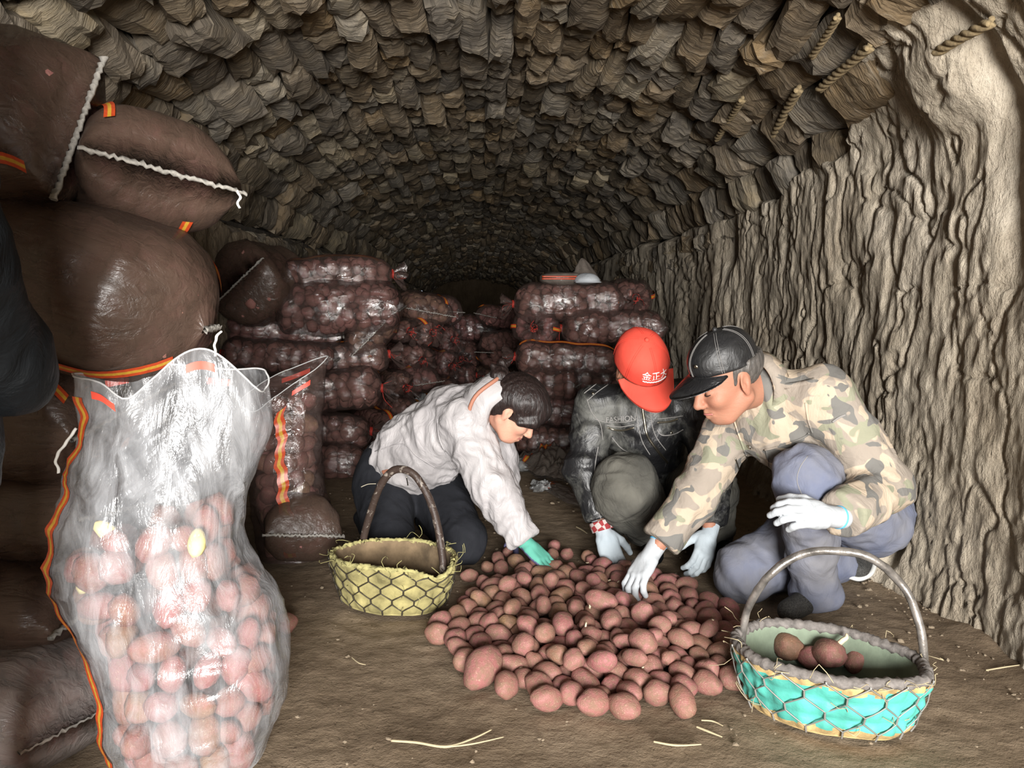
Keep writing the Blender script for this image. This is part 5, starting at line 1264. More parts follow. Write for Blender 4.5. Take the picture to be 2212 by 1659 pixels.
# ======== man in the red cap
def red_man():
    J = dict(pelvis=P(1405, 1085, 3.42), belly=P(1400, 1000, 3.34), chest=P(1388, 915, 3.22), neck=P(1392, 838, 3.12), ls=P(1495, 868, 3.16), rs=P(1288, 880, 3.20),
             le=P(1540, 1010, 3.02), lw=P(1532, 1140, 2.92), re=P(1262, 1015, 3.12), rw=P(1298, 1132, 3.04), lh=P(1455, 1100, 3.40), rh=P(1355, 1100, 3.40),
             lk=P(1520, 1050, 3.04), la=P(1535, 1205, 3.18), rk=P(1352, 1052, 2.98), ra=P(1405, 1195, 3.16))
    for k in J: J[k] = V3(J[k])
    for s in 'lr': J[s + 'a'][2] = .085
    org = Vector((J['pelvis'][0], J['pelvis'][1], 0)); on = V3(org)
    root = thing('person', 'man in a red cap and worn black leather jacket squatting behind the heap', 'person', org)
    fr = frame_of(P(1384, 795, 2.99), (.26, -.62, -.74), (.02, -.70, .70)); sc = 1.08
    H, T = head_field(fr, sc); H.cap(T(-.02, 0, -.06), J['neck'], .056, .06, .03); H.cap(J['neck'], J['chest'], .06, .08, .03)
    Vh, Fh = H.mesh(.0045); Vh = relax(Vh, Fh, 1)
    B = Field(); B.cap(J['chest'], J['belly'], .115, .11); B.cap(J['belly'], J['pelvis'], .11, .125); B.cap(J['ls'], J['rs'], .055, .055); B.cap(J['neck'], J['chest'], .06, .09)
    for s in 'lr':
        B.chain([J[s + 's'], J[s + 'e'], J[s + 'w']], (.05, .038, .027)); B.chain([J[s + 'h'], J[s + 'k'], J[s + 'a']], (.08, .055, .036))
    Vb, Fb = B.mesh(.010); V, F = join_vf([(Vh, Fh), (Vb, Fb)])
    body = link('body', mk_mesh('body', V - on, np.array(F)), M_SKIN_M, root); face_extras(T, body, on, sc)
    K = Field(); K.cap(J['chest'], J['belly'], .165, .155, .05); K.cap(J['belly'], lerp(J['belly'], J['pelvis'], .5), .155, .15, .05)
    K.cap(J['ls'], J['rs'], .085, .085, .05); K.cap(lerp(J['neck'], J['chest'], .1), J['chest'], .085, .14, .04)
    K.chain([J['rs'], J['re'], lerp(J['re'], J['rw'], .97)], (.086, .074, .058), .03); K.chain([J['ls'], J['le'], lerp(J['le'], J['lw'], .97)], (.086, .074, .058), .03)
    for s in 'lr': x = J[s + 'w'] - J[s + 'e']; K.cut(J[s + 'w'] - x * .08, x, .09)
    x = J['pelvis'] - J['belly']; K.cut(lerp(J['belly'], J['pelvis'], .75), x, .3); K.dent(T(-.01, 0, -.07), .068, None, .02)
    jk = garment('jacket', K, .0075, M_LEATHER, root, on, .011, (8, 8, 11), 13, 2, fine=.003)
    bpy.context.view_layer.update()
    def tr(nm, pix, r, mat, n=40, off=.001): return trim(nm, jk, pix, r, mat, jk, on, n, off)
    tr('zipper', [(1386, 868), (1392, 910), (1398, 940), (1416, 968), (1442, 1000)], .0055, M_METAL)
    tr('zip_seam', [(1374, 880), (1380, 925), (1388, 955), (1404, 982)], .0018, M_STITCH); tr('zip_seam', [(1404, 872), (1408, 915), (1418, 945), (1438, 972)], .0018, M_STITCH)
    tr('pocket_zip', [(1312, 924), (1340, 930), (1370, 924)], .0045, M_METAL); tr('pocket_lip', [(1310, 918), (1340, 922), (1370, 917)], .0022, M_STITCH)
    tr('yoke_seam', [(1285, 905), (1310, 912), (1345, 912), (1372, 908)], .0018, M_STITCH); tr('yoke_seam', [(1420, 905), (1450, 902), (1476, 898)], .0018, M_STITCH)
    tr('pocket_zip', [(1420, 913), (1445, 911), (1464, 905)], .0045, M_METAL); tr('pocket_flap', [(1419, 928), (1430, 940), (1455, 938), (1476, 928)], .0022, M_STITCH)
    tr('shoulder_seam', [(1262, 850), (1285, 832), (1312, 815)], .0018, M_STITCH); tr('shoulder_seam', [(1268, 866), (1292, 846), (1318, 828)], .0018, M_STITCH)
    tr('armhole_seam', [(1268, 862), (1278, 890), (1296, 915), (1302, 950)], .0018, M_STITCH); tr('sleeve_seam', [(1292, 965), (1286, 1000), (1282, 1050), (1288, 1090), (1298, 1120)], .0022, M_STITCH)
    tr('side_seam', [(1322, 945), (1345, 970), (1378, 985), (1402, 1002)], .0018, M_STITCH)
    for px, py in ((1450, 935), (1281, 850)):
        p, n = on_cloth(jk, px, py, .002)
        if p is not None: disc('snap_button', p, n, .007, M_METAL, jk, on)
    p, n = on_cloth(jk, 1342, 906, .006)
    if p is not None:
        me = text_mesh('FASHION', .030, .0008); lo = link('lettering', me, M_STITCH, jk)
        q0, _ = on_cloth(jk, 1324, 907, .003); q1, _ = on_cloth(jk, 1362, 905, .003)
        xa = (Vector(q1) - Vector(q0)).normalized() if q0 is not None and q1 is not None else Vector((1, 0, 0)); za = Vector(n); za = (za - xa * za.dot(xa)).normalized(); ya = za.cross(xa)
        bm_ = Matrix.Translation(Vector(p) - org) @ Matrix((xa, ya, za)).transposed().to_4x4()
        for vv in me.vertices:
            q = bm_ @ vv.co; dq = (q + org - CAMP).normalized(); ok, hit, nn, ii = jk.ray_cast(CAMP - org, dq)
            vv.co = hit - dq * .0035 if ok and (hit - q).length < .06 else q
        me.update()
    Q = Field(); Q.ball(J['pelvis'], (.17, .15, .13), None, .05); Q.chain([J['rh'], J['rk'], J['ra']], (.125, .115, .085), .04); Q.chain([J['lh'], J['lk'], J['la']], (.125, .11, .085), .04)
    Q.cut((0, 3.2, .05), (0, 0, -1), 3)
    garment('trousers', Q, .008, M_DUST, root, on, .020, (8, 8, 8), 23, 2, fine=.005)
    for s in 'lr':
        a_ = J[s + 'a']; S_ = Field(); S_.cap((a_[0], a_[1] + .03, .05), (a_[0] + (-.02 if s == 'r' else .02), a_[1] - .15, .042), .046, .04, .03); S_.cut((a_[0], a_[1], .004), (0, 0, -1), .3)
        garment('shoe', S_, .008, M_LEATHER2, root, on)
    d = V3(P(1318, 1190, 2.99)) - J['rw']; add_glove('glove', root, on, M_GLOVEB, lerp(J['re'], J['rw'], 1.16), d, (-.1, -.85, .45), 1, curl=(.25, .25, .3, .3), thumb=.4, spread=.09, sc=1.12)
    v, f = tube_vf(np.array([lerp(J['re'], J['rw'], .95), lerp(J['re'], J['rw'], 1.12)]), [.046, .043], 18, 6); link('shirt_cuff', mk_mesh('shirt_cuff', v - on, f), M_CHECK, root)
    d = V3(P(1515, 1205, 2.84)) - J['lw']; add_glove('glove', root, on, M_GLOVEB, lerp(J['le'], J['lw'], 1.12), d, (.45, -.75, .45), -1, curl=(.7, .75, .7, .7), thumb=.6, spread=.05, sc=1.12)
    Hh = Field(); R = np.stack([fr[1], fr[2], fr[3]], 1)
    Hh.ball(T(-.03, 0, .02), (.092 * sc, .080 * sc, .082 * sc), R, .01); Hh.cut(T(.02, 0, .02), fr[1], .3); Hh.cut(T(0, 0, .045), fr[3], .3); Hh.cut(T(0, 0, -.05), -fr[3] * 1.0 + fr[1] * .5, .3)
    garment('hair', Hh, .006, M_HAIR, body, on, .003, (60, 60, 30), 4, 1)
    crown, brim, Tc, seams = cap_parts(fr, sc * 1.06, M_REDCAP, root, on, .074, .100, .026, crown_h=.098)
    link('seam', mk_mesh('seam', *seams), M_REDCAP, crown)
    bpy.context.view_layer.update()
    def on_cap(me, a0, t0, s_):
        """lay flat lettering round the crown front"""
        n = len(me.vertices); co = np.empty(n * 3); me.vertices.foreach_get('co', co); co = co.reshape(-1, 3)
        a = a0 + co[:, 0] / .10; tt = t0 + co[:, 1] / .125
        rd = np.clip(1 - np.clip(tt, 0, .98) ** 2.6, 0, 1) ** .5; bl = 1 + .04 * np.exp(-((tt - .35) / .3) ** 2) * np.clip(np.cos(a), 0, None); up = co[:, 2] + .0022
        W = Tc((.107 * rd * bl + up) * np.cos(a) - .012 - .006 * tt, (.086 * rd + up) * np.sin(a), .030 + np.clip(tt, .01, 1) ** .92 * .098 + up * .4)
        me.vertices.foreach_set('co', (W - on).ravel().astype(np.float32)); me.update(); return link('lettering', me, M_WHITEP, crown)
    on_cap(text_mesh('金正大', .036, .0004), .0, .42, 1)
    v, f = tube_vf(np.stack([np.linspace(-.048, .048, 40), .0012 * np.sin(np.linspace(0, 60, 40)), np.zeros(40)], -1), .0028, 5)
    on_cap(mk_mesh('lettering', v, f), .0, .24, 1)
    return root
red_man()

# ======== woman in the pale jacket
def woman():
    J = dict(pelvis=P(872, 1010, 3.42), belly=P(905, 975, 3.34), chest=P(985, 920, 3.24), neck=P(1058, 872, 3.14), rs=P(1000, 915, 3.08), ls=P(1045, 880, 3.36), re=P(1066, 1055, 3.00), rw=P(1128, 1158, 2.95),
             le=P(1080, 1000, 3.36), lw=P(1100, 1120, 3.28), rh=P(830, 1050, 3.40), lh=P(935, 1050, 3.42), rk=P(842, 1200, 3.10), lk=P(1000, 1190, 3.10), ra=P(800, 1180, 3.50), la=P(930, 1180, 3.52))
    for k in J: J[k] = V3(J[k])
    for s in 'lr': J[s + 'k'][2] = .085; J[s + 'a'][2] = .06
    org = Vector((J['pelvis'][0], J['pelvis'][1], 0)); on = V3(org)
    root = thing('person', 'woman in a pale grey padded jacket, dark hair tied back, reaching into the heap', 'person', org)
    fr = frame_of(P(1112, 885, 3.06), (.72, -.16, -.66), (.62, -.10, .74)); sc = 1.0
    H, T = head_field(fr, sc, True); H.cap(T(-.02, 0, -.06), J['neck'], .048, .052, .03); H.cap(J['neck'], J['chest'], .05, .07, .03)
    Vh, Fh = H.mesh(.004); Vh = relax(Vh, Fh, 1)
    B = Field(); B.cap(J['chest'], J['belly'], .10, .095); B.cap(J['belly'], J['pelvis'], .10, .12); B.cap(J['ls'], J['rs'], .05, .05); B.cap(J['neck'], J['chest'], .05, .08)
    for s in 'lr':
        B.chain([J[s + 's'], J[s + 'e'], J[s + 'w']], (.044, .034, .024)); B.chain([J[s + 'h'], J[s + 'k'], J[s + 'a']], (.08, .052, .034))
    Vb, Fb = B.mesh(.010); V, F = join_vf([(Vh, Fh), (Vb, Fb)])
    body = link('body', mk_mesh('body', V - on, np.array(F)), M_SKIN_W, root); face_extras(T, body, on, sc)
    K = Field(); K.cap(J['chest'], J['belly'], .165, .160, .06); K.cap(J['belly'], lerp(J['belly'], J['pelvis'], .8), .160, .165, .06)
    K.cap(J['ls'], J['rs'], .085, .085, .05); K.cap(lerp(J['neck'], J['chest'], .25), J['chest'], .095, .15, .04)
    K.chain([J['rs'], J['re'], lerp(J['re'], J['rw'], 1.12)], (.094, .075, .060), .03); K.chain([J['ls'], J['le'], J['lw']], (.085, .07, .055), .03)
    for s in 'lr': x = J[s + 'w'] - J[s + 'e']; K.cut(J[s + 'w'] + x * .05, x, .09)
    K.cut(P(880, 1060, 3.36), (.05, .0, -1), .36); K.dent(T(.02, 0, -.06), .064, None, .02)
    jk = garment('jacket', K, .0075, M_PUFF, root, on, .018, (11, 11, 8), 33, 2, fine=.006)
    # standing hood collar
    ax = Vector(T(0, 0, -.04) - J['neck']).normalized(); fx = (Vector(fr[1]) - ax * Vector(fr[1]).dot(ax)).normalized(); fy = ax.cross(fx)
    a = np.linspace(0, 2 * np.pi, 48, endpoint=False); cen = J['neck'] + V3(ax) * .02
    rows = []
    for (rr, hh) in ((.085, -.075), (.138, -.055), (.150, -.005), (.142, .050), (.122, .078), (.094, .066), (.080, .02), (.074, -.03)):
        rows.append([cen + V3(fx) * (rr * 1.06 * math.cos(q) + .01) + V3(fy) * (rr * math.sin(q)) + V3(ax) * (hh + .018 * math.cos(q + 3.1) + .006 * math.sin(5 * q)) for q in a])
    V = np.array(rows).transpose(1, 0, 2).reshape(-1, 3); V = V + .006 * np.stack([fbm(V * 22, 2, 5), fbm(V * 22, 2, 6), fbm(V * 22, 2, 7)], -1)
    hood = link('hood_collar', mk_mesh('hood_collar', V - on, grid_faces(48, 8, wrap_u=True)), M_PUFF, jk)
    pts = np.array(rows)[2] * .75 + np.array(rows)[3] * .25; pts = np.concatenate([pts, pts[:1]]); pts = cen + (pts - cen) * 1.03
    v, f = tube_vf(pts, .008, 6, caps=False); link('brown_piping', mk_mesh('brown_piping', v - on, f), M_BROWNB, hood)
    bpy.context.view_layer.update()
    def tr(nm, pix, r, mat, n=40, off=.0): return trim(nm, jk, pix, r, mat, jk, on, n, off)
    tr('pocket_trim', [(826, 1020), (836, 1018), (848, 1016)], .012, M_BROWNB, 10, -.006); tr('hem_trim', [(955, 1050), (950, 1056), (946, 1060)], .006, M_BROWNB, 8, -.002)
    tr('armhole_seam', [(945, 905), (950, 950), (975, 1000), (1000, 1040)], .003, M_PUFF); tr('waist_seam', [(810, 975), (870, 960), (900, 985), (940, 1010)], .003, M_PUFF)
    tr('zip_pull', [(878, 1030), (880, 1040), (881, 1048)], .003, M_METAL, 8)
    line('straw_on_jacket', [P(780, 1052, 3.16), P(795, 1046, 3.15), P(812, 1045, 3.14)], .0016, plain('dry_straw_bit', (.55, .5, .38), .8), jk, on, 12)
    Q = Field(); Q.ball(J['pelvis'], (.19, .16, .15), None, .05); Q.chain([J['rh'], J['rk'], J['ra']], (.135, .09, .065), .035); Q.chain([J['lh'], J['lk'], J['la']], (.13, .09, .065), .035); Q.cut((0, 3.3, .004), (0, 0, -1), 3)
    garment('trousers', Q, .008, M_BLACKT, root, on, .008, (9, 9, 9), 43, 2, fine=.002)
    for s in 'lr':
        a_ = J[s + 'a']; S_ = Field(); S_.cap((a_[0], a_[1], .05), (a_[0] - .02, a_[1] + .14, .045), .042, .036, .03); S_.cut((a_[0], a_[1], .004), (0, 0, -1), .3); garment('shoe', S_, .009, M_BLACKT, root, on)
    d = V3(P(1175, 1203, 2.90)) - J['rw']; add_glove('glove', root, on, M_TEAL, lerp(J['re'], J['rw'], 1.17), d, (.35, -.35, .87), 1, curl=(.35, .3, .3, .35), thumb=.6, spread=.05, sc=1.05, palm=M_PURP)
    add_glove('glove', root, on, M_TEAL, lerp(J['le'], J['lw'], 1.12), J['lw'] - J['le'], (.35, .35, .6), -1, curl=(.5, .5, .5, .5), sc=1.0, h=.004, palm=M_PURP)
    # hair: smooth cap swept back into a knot
    Hh = Field(); R = np.stack([fr[1], fr[2], fr[3]], 1)
    Hh.ball(T(-.006, 0, .042), (.122, .098, .104), R, .01); Hh.ball(T(-.055, 0, .0), (.066, .080, .080), R, .02)
    for q in (1, -1):
        Hh.cap(T(.082, .010 * q, .072), T(.088, .055 * q, .020), .030, .020, .02); Hh.cap(T(.088, .055 * q, .020), T(.050, .082 * q, -.010), .020, .012, .02)
    Hh.dent(T(.112, 0, -.050), (.070, .074, .072), R, .014); Hh.dent(T(.060, 0, -.085), (.09, .12, .075), R, .012); Hh.dent(T(-.006, .100, -.022), (.024, .036, .034), R, .008); Hh.dent(T(-.006, -.100, -.022), (.024, .036, .034), R, .008)
    hr = garment('hair', Hh, .0045, M_HAIR, body, on, .003, (14, 60, 14), 4, 2)
    Kn = Field(); Kn.ball(T(-.125, 0, .055), (.040, .045, .034), R, .02); Kn.cap(T(-.13, .01, .06), T(-.165, .02, .10), .026, .012, .02); Kn.cap(T(-.13, -.02, .06), T(-.175, -.015, .07), .022, .010, .02)
    garment('hair_knot', Kn, .005, M_HAIR, hr, on, .006, (40, 40, 40), 6, 1)
    return root
woman()

# ======== person in the black leather coat at the left edge
def bystander():
    x0, y0 = -.885, 1.18
    org = Vector((x0, y0, 0)); on = V3(org)
    root = thing('person', 'person in a black leather coat standing at the left edge, mostly out of view', 'person', org)
    A = lambda x, y, z: np.array([x0 + x, y0 + y, z])
    fr = frame_of(A(.03, .02, 1.60), (.85, .5, -.12), (0.1, .05, 1)); H, T = head_field(fr, 1.05); H.cap(T(-.02, 0, -.06), A(0, 0, 1.44), .054, .058, .03)
    Vh, Fh = H.mesh(.006)
    B = Field(); B.cap(A(0, 0, 1.36), A(0, 0, .95), .10, .11); B.cap(A(-.14, .1, 1.38), A(.14, -.1, 1.38), .05, .05)
    for s in (1, -1):
        B.chain([A(.15 * s, -.10 * s, 1.37), A(.20 * s, -.12 * s, 1.10), A(.16 * s, .05, .92)], (.048, .036, .026)); B.chain([A(.08 * s - .05, -.03 * s, .90), A(.09 * s - .05, 0, .50), A(.09 * s - .05, 0, .09)], (.078, .055, .04))
    Vb, Fb = B.mesh(.012); V, F = join_vf([(Vh, Fh), (Vb, Fb)]); body = link('body', mk_mesh('body', V - on, np.array(F)), M_SKIN_M, root); face_extras(T, body, on, 1.05)
    K = Field(); K.cap(A(0, 0, 1.34), A(0, 0, 1.0), .145, .15, .05); K.cap(A(0, 0, 1.0), A(-.03, 0, .80), .15, .18, .05); K.cap(A(-.15, .1, 1.37), A(.15, -.1, 1.37), .075, .075, .05)
    K.chain([A(.16, -.1, 1.36), A(.205, -.12, 1.10), A(.175, .06, .93)], (.078, .064, .056), .03); K.chain([A(-.16, .1, 1.36), A(-.21, .12, 1.10), A(-.17, .10, .92)], (.08, .066, .058), .03)
    K.cap(A(.12, -.02, 1.14), A(.198, .04, .985), .07, .022, .04); K.cut(A(0, 0, .74), (0, 0, -1), .6)
    ck = garment('coat', K, .009, M_LEATHER2, root, on, .010, (8, 8, 7), 53, 2)
    bpy.context.view_layer.update()
    trim('coat_edge_highlight', ck, [(2, 300), (28, 350), (52, 440), (70, 540), (96, 640), (112, 710)], .004, M_STITCH, ck, on, 40, .001)  # coat edge seam, its highlight laid on as a pale grey line
    Q = Field(); Q.ball(A(-.04, 0, .92), (.17, .14, .13), None, .05)
    for s in (1, -1): Q.chain([A(.09 * s - .05, 0, .88), A(.09 * s - .05, 0, .5), A(.09 * s - .05, 0, .10)], (.10, .078, .072), .03)
    Q.cut(A(0, 0, .06), (0, 0, -1), .5); garment('trousers', Q, .010, M_BLACKT, root, on, .006, (8, 8, 8), 3)
    for s in (1, -1):
        S_ = Field(); S_.cap(A(.09 * s - .08, 0, .05), A(.09 * s + .07, .06, .042), .045, .042, .03); S_.cut(A(0, 0, .004), (0, 0, -1), .5); garment('shoe', S_, .008, M_LEATHER2, root, on)
    Hh = Field(); R = np.stack([fr[1], fr[2], fr[3]], 1); Hh.ball(T(-.015, 0, .045), (.115, .092, .092), R, .01); Hh.dent(T(.11, 0, -.02), (.08, .09, .08), R, .012); Hh.cut(T(0, 0, -.04), -fr[3] + fr[1] * .4, .3)
    garment('hair', Hh, .007, M_HAIR, body, on, .003, (40, 40, 40), 4, 1)
bystander()
# ---------------------------------------------------------------- baskets
M_BURLAP = plain('yellowed_lining', (.27, .235, .10), .9, 16, .45, .6); M_BURIN = plain('brown_lining', (.17, .12, .07), .95, 14, .5, .6)
M_TEALPL = plain('teal_plastic', (.075, .36, .30), .5, 9, .35, .4); M_GREENIN = plain('pale_green_lining', (.19, .235, .17), .85, 12, .3, .3); M_OCHRE = plain('ochre_padding', (.38, .27, .12), .95, 30, .45, .7)
M_WIRE = plain('wire_dark', (.05, .042, .032), .5, metal=.3); M_WIREG = plain('wire_grey', (.25, .24, .22), .5, metal=.3)
def mat_bark():
    t = NT('worn_branch'); co = t.coord('Object'); a = t.noise(co, 26, 5, .65, .6); col = t.mix(t.ramp(a, [(.56, 0.0), (.62, .8)]), (.045, .030, .024), (.30, .26, .22))
    return t.set(color=col, rough=.5, spec=.4, normal=t.bump(a, .7, .006))
M_BARK = mat_bark(); M_RIMG = plain('wrapped_rim', (.15, .135, .125), .8, 60, .4, .6)
M_PIPE = plain('grey_bent_pipe', (.26, .24, .22), .28, 26, .6, .4, metal=.6); M_STRAW = plain('dry_straw', (.42, .35, .22), .8); M_FLUFF = plain('fibre_fluff', (.33, .30, .13), .95, 40, .3)
M_SOIL = plain('dark_soil', (.05, .035, .024), .95, 30, .5, .8)
def basket(name, label, cen, ax, A0, B0, A1, B1, H, mats, handle, hmat, hr, rimr, seed, rim_mat, dip=None, net=(17, 4)):
    """oval basket: cen on the floor, ax = direction of the long axis; A0,B0 half axes at the foot, A1,B1 at the rim"""
    root = thing(name, label, 'basket', cen); ax = np.array([ax[0], ax[1], 0.]); ax /= np.linalg.norm(ax); ay = np.array([-ax[1], ax[0], 0])
    rng = np.random.default_rng(seed)
    def S(a, t, off=0.0):
        k = t ** .75; dz = (dip(a) if dip else 0) * t
        wob = 1 + .025 * np.sin(3 * a + seed) + .018 * np.sin(7 * a + t * 4)
        ra = (A0 + (A1 - A0) * k) * wob + off; rb = (B0 + (B1 - B0) * k) * wob + off
        return ax * (ra * np.cos(a))[..., None] + ay * (rb * np.sin(a))[..., None] + np.array([0, 0, 1.]) * (.006 + (H + dz) * t)[..., None]
    na, nt = 96, 22; a = np.linspace(0, 2 * np.pi, na, endpoint=False); t = np.linspace(0, 1, nt); Am, Tm = np.meshgrid(a, t, indexing='ij')
    bulge = .007 * np.abs(np.sin(Am * 12)) * np.abs(np.sin(Tm * 9.4)) * 1.6 + .004 * fbm(np.stack([Am * 4, Tm * 6, 0 * Am + seed], -1), 3, seed)
    V = S(Am, Tm, bulge); F = grid_faces(na, nt, wrap_u=True).tolist(); F.append([i * nt for i in range(na)])
    me = mk_mesh('outer_wall', V.reshape(-1, 3), F)
    for m in mats[:2]: me.materials.append(m)
    # padding shows above and below the plastic panel
    mi = np.zeros(len(F), np.int32); tc = (np.tile(np.arange(nt - 1), na) + .5) / (nt - 1); acn = np.repeat(a, nt - 1)
    edge = .17 + .07 * fbm(np.stack([acn * 5, 0 * acn, 0 * acn], -1), 3, seed + 1); mi[:len(tc)] = ((tc < edge) | (tc > 1.02 - edge)).astype(np.int32) if len(mats) > 1 and mats[1] is not mats[0] else 0
    me.polygons.foreach_set('material_index', mi); link('outer_wall', me, None, root)
    Vi = S(Am, Tm * .97 + .03, -.014); F2 = grid_faces(na, nt, wrap_u=True)[:, ::-1].tolist(); F2.append([i * nt for i in range(na)][::-1])
    link('lining', mk_mesh('lining', Vi.reshape(-1, 3), F2), mats[2], root)
    # rim
    aa = np.linspace(0, 2 * np.pi, 161); rp = S(aa, np.ones_like(aa), -.006); rv, rf = tube_vf(rp, rimr, 10, caps=False)
    if rimr > .01:
        ring = np.repeat(np.arange(161), 10); rc = rp[ring]; rv = rc + (rv - rc) * (1 + .13 * np.sin(ring * 1.9) + .1 * rng.normal(size=len(ring)))[:, None]
    else: rv = rv + rng.normal(0, .003, rv.shape)
    link('rim', mk_mesh('rim', rv, rf), rim_mat, root)
    # hexagonal wire netting
    nh, rows_ = net; L = []
    def hp(i, j): return (2 * np.pi * (i + .5 * (j % 2)) / nh, j)
    def wp(a_, tt): return S(np.asarray(a_, float), np.clip(np.asarray(tt, float), .02, 1), .011)
    st = .93 / rows_; r_ = .0019
    for j in range(rows_ + 1):
        for i in range(nh):
            a0 = 2 * np.pi * (i + .5 * (j % 2)) / nh; da = np.pi / nh
            j1 = rng.normal(0, .012, 4)
            tb = .04 + j * st
            up = tb + st * .38; tt = np.linspace(tb, up, 4)
            if j < rows_ + 1: L.append(tube_vf(wp(a0 + .03 * np.sin(j * 3 + i) * 0 + 0 * tt, tt), r_ * 1.5, 4, caps=False))        # twisted upright
            if j < rows_:
                for sg in (-1, 1):
                    s_ = np.linspace(0, 1, 4); L.append(tube_vf(wp(a0 + sg * da * s_, up + (tb + st - up) * s_), r_, 4, caps=False))
    Vw, Fw = join_vf(L); link('wire_netting', mk_mesh('wire_netting', Vw, Fw), mats[3], root)
    hv, hf = tube_vf(np.array([V3(p) - V3(cen) for p in handle]), hr, 12, 60); hv = hv + .0018 * np.stack([fbm(hv * 40, 2, seed), fbm(hv * 40, 2, seed + 1), fbm(hv * 40, 2, seed + 2)], -1)
    link('handle', mk_mesh('handle', hv, hf), hmat, root)
    # loose fibres at the rim
    L = []
    for k in range(46):
        a_ = rng.uniform(0, 6.28); p = S(np.array(a_), np.array(rng.choice([1., 1., .5, .2])), .006); d = rng.normal(0, .014, (3, 3)) + (p / np.linalg.norm(p)) * .006
        L.append(tube_vf(p + np.concatenate([[[0, 0, 0]], np.cumsum(d, 0)]), .0011, 3, 7, caps=False))
    Vf, Ff = join_vf(L); f = link('loose_fibres', mk_mesh('loose_fibres', Vf, Ff), mats[4], root); f['kind'] = 'stuff'
    return root, S
_cl = G(860, 1262, 0.0); _c = Vector((_cl.x + .0, _cl.y, 0))
_rc = lambda px, py, z: G(px, py, z)
_lc = Vector(((_rc(715, 1178, .17).x + _rc(1000, 1205, .17).x) / 2, (_rc(870, 1238, .17).y + _rc(860, 1166, .17).y) / 2, 0))
_h0, _h1 = _rc(784, 1172, .165), _rc(957, 1216, .15)
_m = (_h0 + _h1) / 2
basket('wicker_basket', 'empty yellowish wire-netted basket with a dark branch handle, left of the heap', _lc, (_rc(1000, 1205, .17) - _rc(715, 1178, .17)), .165, .12, .222, .160, .168,
       (M_BURLAP, M_BURLAP, M_BURIN, M_WIRE, M_FLUFF), [_h0 + Vector((0, 0, -.08)), _h0, P(800, 1110, _h0.y - .03), P(822, 1050, _h0.y - .07), P(850, 1016, _m.y), P(888, 1020, _m.y - .03), P(920, 1062, _h1.y + .05), P(944, 1130, _h1.y + .02), _h1, _h1 + Vector((0, 0, -.08))], M_BARK, .0135, .0075, 3, M_FLUFF,
       dip=lambda a: -.035 * np.exp(-((np.mod(a, 2 * np.pi) - 5.75) / .35) ** 2))
_r0, _r1 = _rc(1596, 1372, .17), _rc(2018, 1458, .17)
_rcn = (_r0 + _r1) / 2; _rcn = Vector((_rcn.x, _rcn.y, 0)) + Vector((-.005, .02, 0))
_e0, _e1 = _rc(1604, 1368, .165), _rc(1996, 1428, .165); _em = (_e0 + _e1) / 2
bk, SB = basket('wicker_basket', 'basket with teal plastic sides under grey wire, thick rim and bent pipe handle', _rcn, (_r1 - _r0), .178, .108, .228, .160, .160,
       (M_TEALPL, M_OCHRE, M_GREENIN, M_WIREG, M_STRAW), [_e0 + Vector((0, 0, -.08)), _e0, P(1618, 1310, _e0.y - .01), P(1660, 1245, _e0.y - .05), P(1725, 1200, _em.y + .03), P(1800, 1190, _em.y), P(1880, 1205, _em.y - .03), P(1950, 1265, _e1.y + .05), P(1985, 1345, _e1.y + .01), _e1, _e1 + Vector((0, 0, -.08))], M_PIPE, .0105, .0135, 8, M_RIMG, None, (15, 3))
v, f = ico(3); so = link('soil', mk_mesh('soil', v * np.array([.168, .108, .022]) + np.array([0, 0, .055]), f), M_SOIL, bk)
_ang = math.atan2((_r1 - _r0).y, (_r1 - _r0).x); so.rotation_euler = (0, 0, _ang)
for k, (px, py, z, v_, s_, lab) in enumerate(((1706, 1398, .112, 1, 1.05, 'round potato at the left inside the teal basket'), (1790, 1410, .125, 8, 1.15, 'pale pink potato with a white sprout inside the teal basket'), (1748, 1420, .10, 4, .85, 'small potato between the round one and the sprouted one in the teal basket'),
        (1852, 1426, .10, 0, .95, 'shaded potato at the right inside the teal basket'), (1768, 1390, .105, 2, .95, 'potato behind the sprouted one inside the teal basket'), (1905, 1440, .09, 3, .9, 'dark potato under the right end of the teal basket rim'))):
    o = tag(link('potato', POT_ME[v_], None, None, G(px, py, z), (.4 * k, .3, 1.3 * k), (s_,) * 3), lab, 'potato', 'potatoes in the teal basket')
    if k == 1: link('sprout', SPROUT, None, o, (-.01, -.012, .032), (.4, -.5, 0), (1.6, 1.6, 1.6))

# ---------------------------------------------------------------- loose straw, empty sacks and odds and ends
def straw(px, r, label, z=.006):
    pts = np.array([V3(G(a, b, z)) for a, b in px]); c = pts[0].copy(); v, f = tube_vf(pts, [r, r * 1.2, r * .6], 6, 30)
    o = link('straw_stalk', mk_mesh('straw_stalk', v - c, f), M_STRAW, None, tuple(c)); tag(o, label, 'straw', 'straw stalks on the floor')
straw([(845, 1600), (900, 1604), (965, 1613), (1020, 1596), (1062, 1576)], .0028, 'long curved straw stalk on the dirt, lower middle')
straw([(962, 1614), (1020, 1607), (1088, 1592)], .0018, 'short straw stalk branching off the long curved one')
straw([(1412, 1602), (1460, 1610), (1515, 1608)], .0024, 'straight straw stalk on the dirt below the front potatoes')
straw([(1505, 1570), (1530, 1580), (1560, 1592)], .0026, 'short straw stalk left of the teal basket')
straw([(1515, 1556), (1540, 1558), (1562, 1568)], .0018, 'thin straw stalk closest to the foot of the teal basket')
straw([(760, 1420), (775, 1432), (790, 1436)], .0015, 'small straw bit on the shaded floor right of the clear sack')
straw([(1245, 1138), (1258, 1145), (1268, 1152)], .003, 'pale chip of straw on the floor behind the hands')
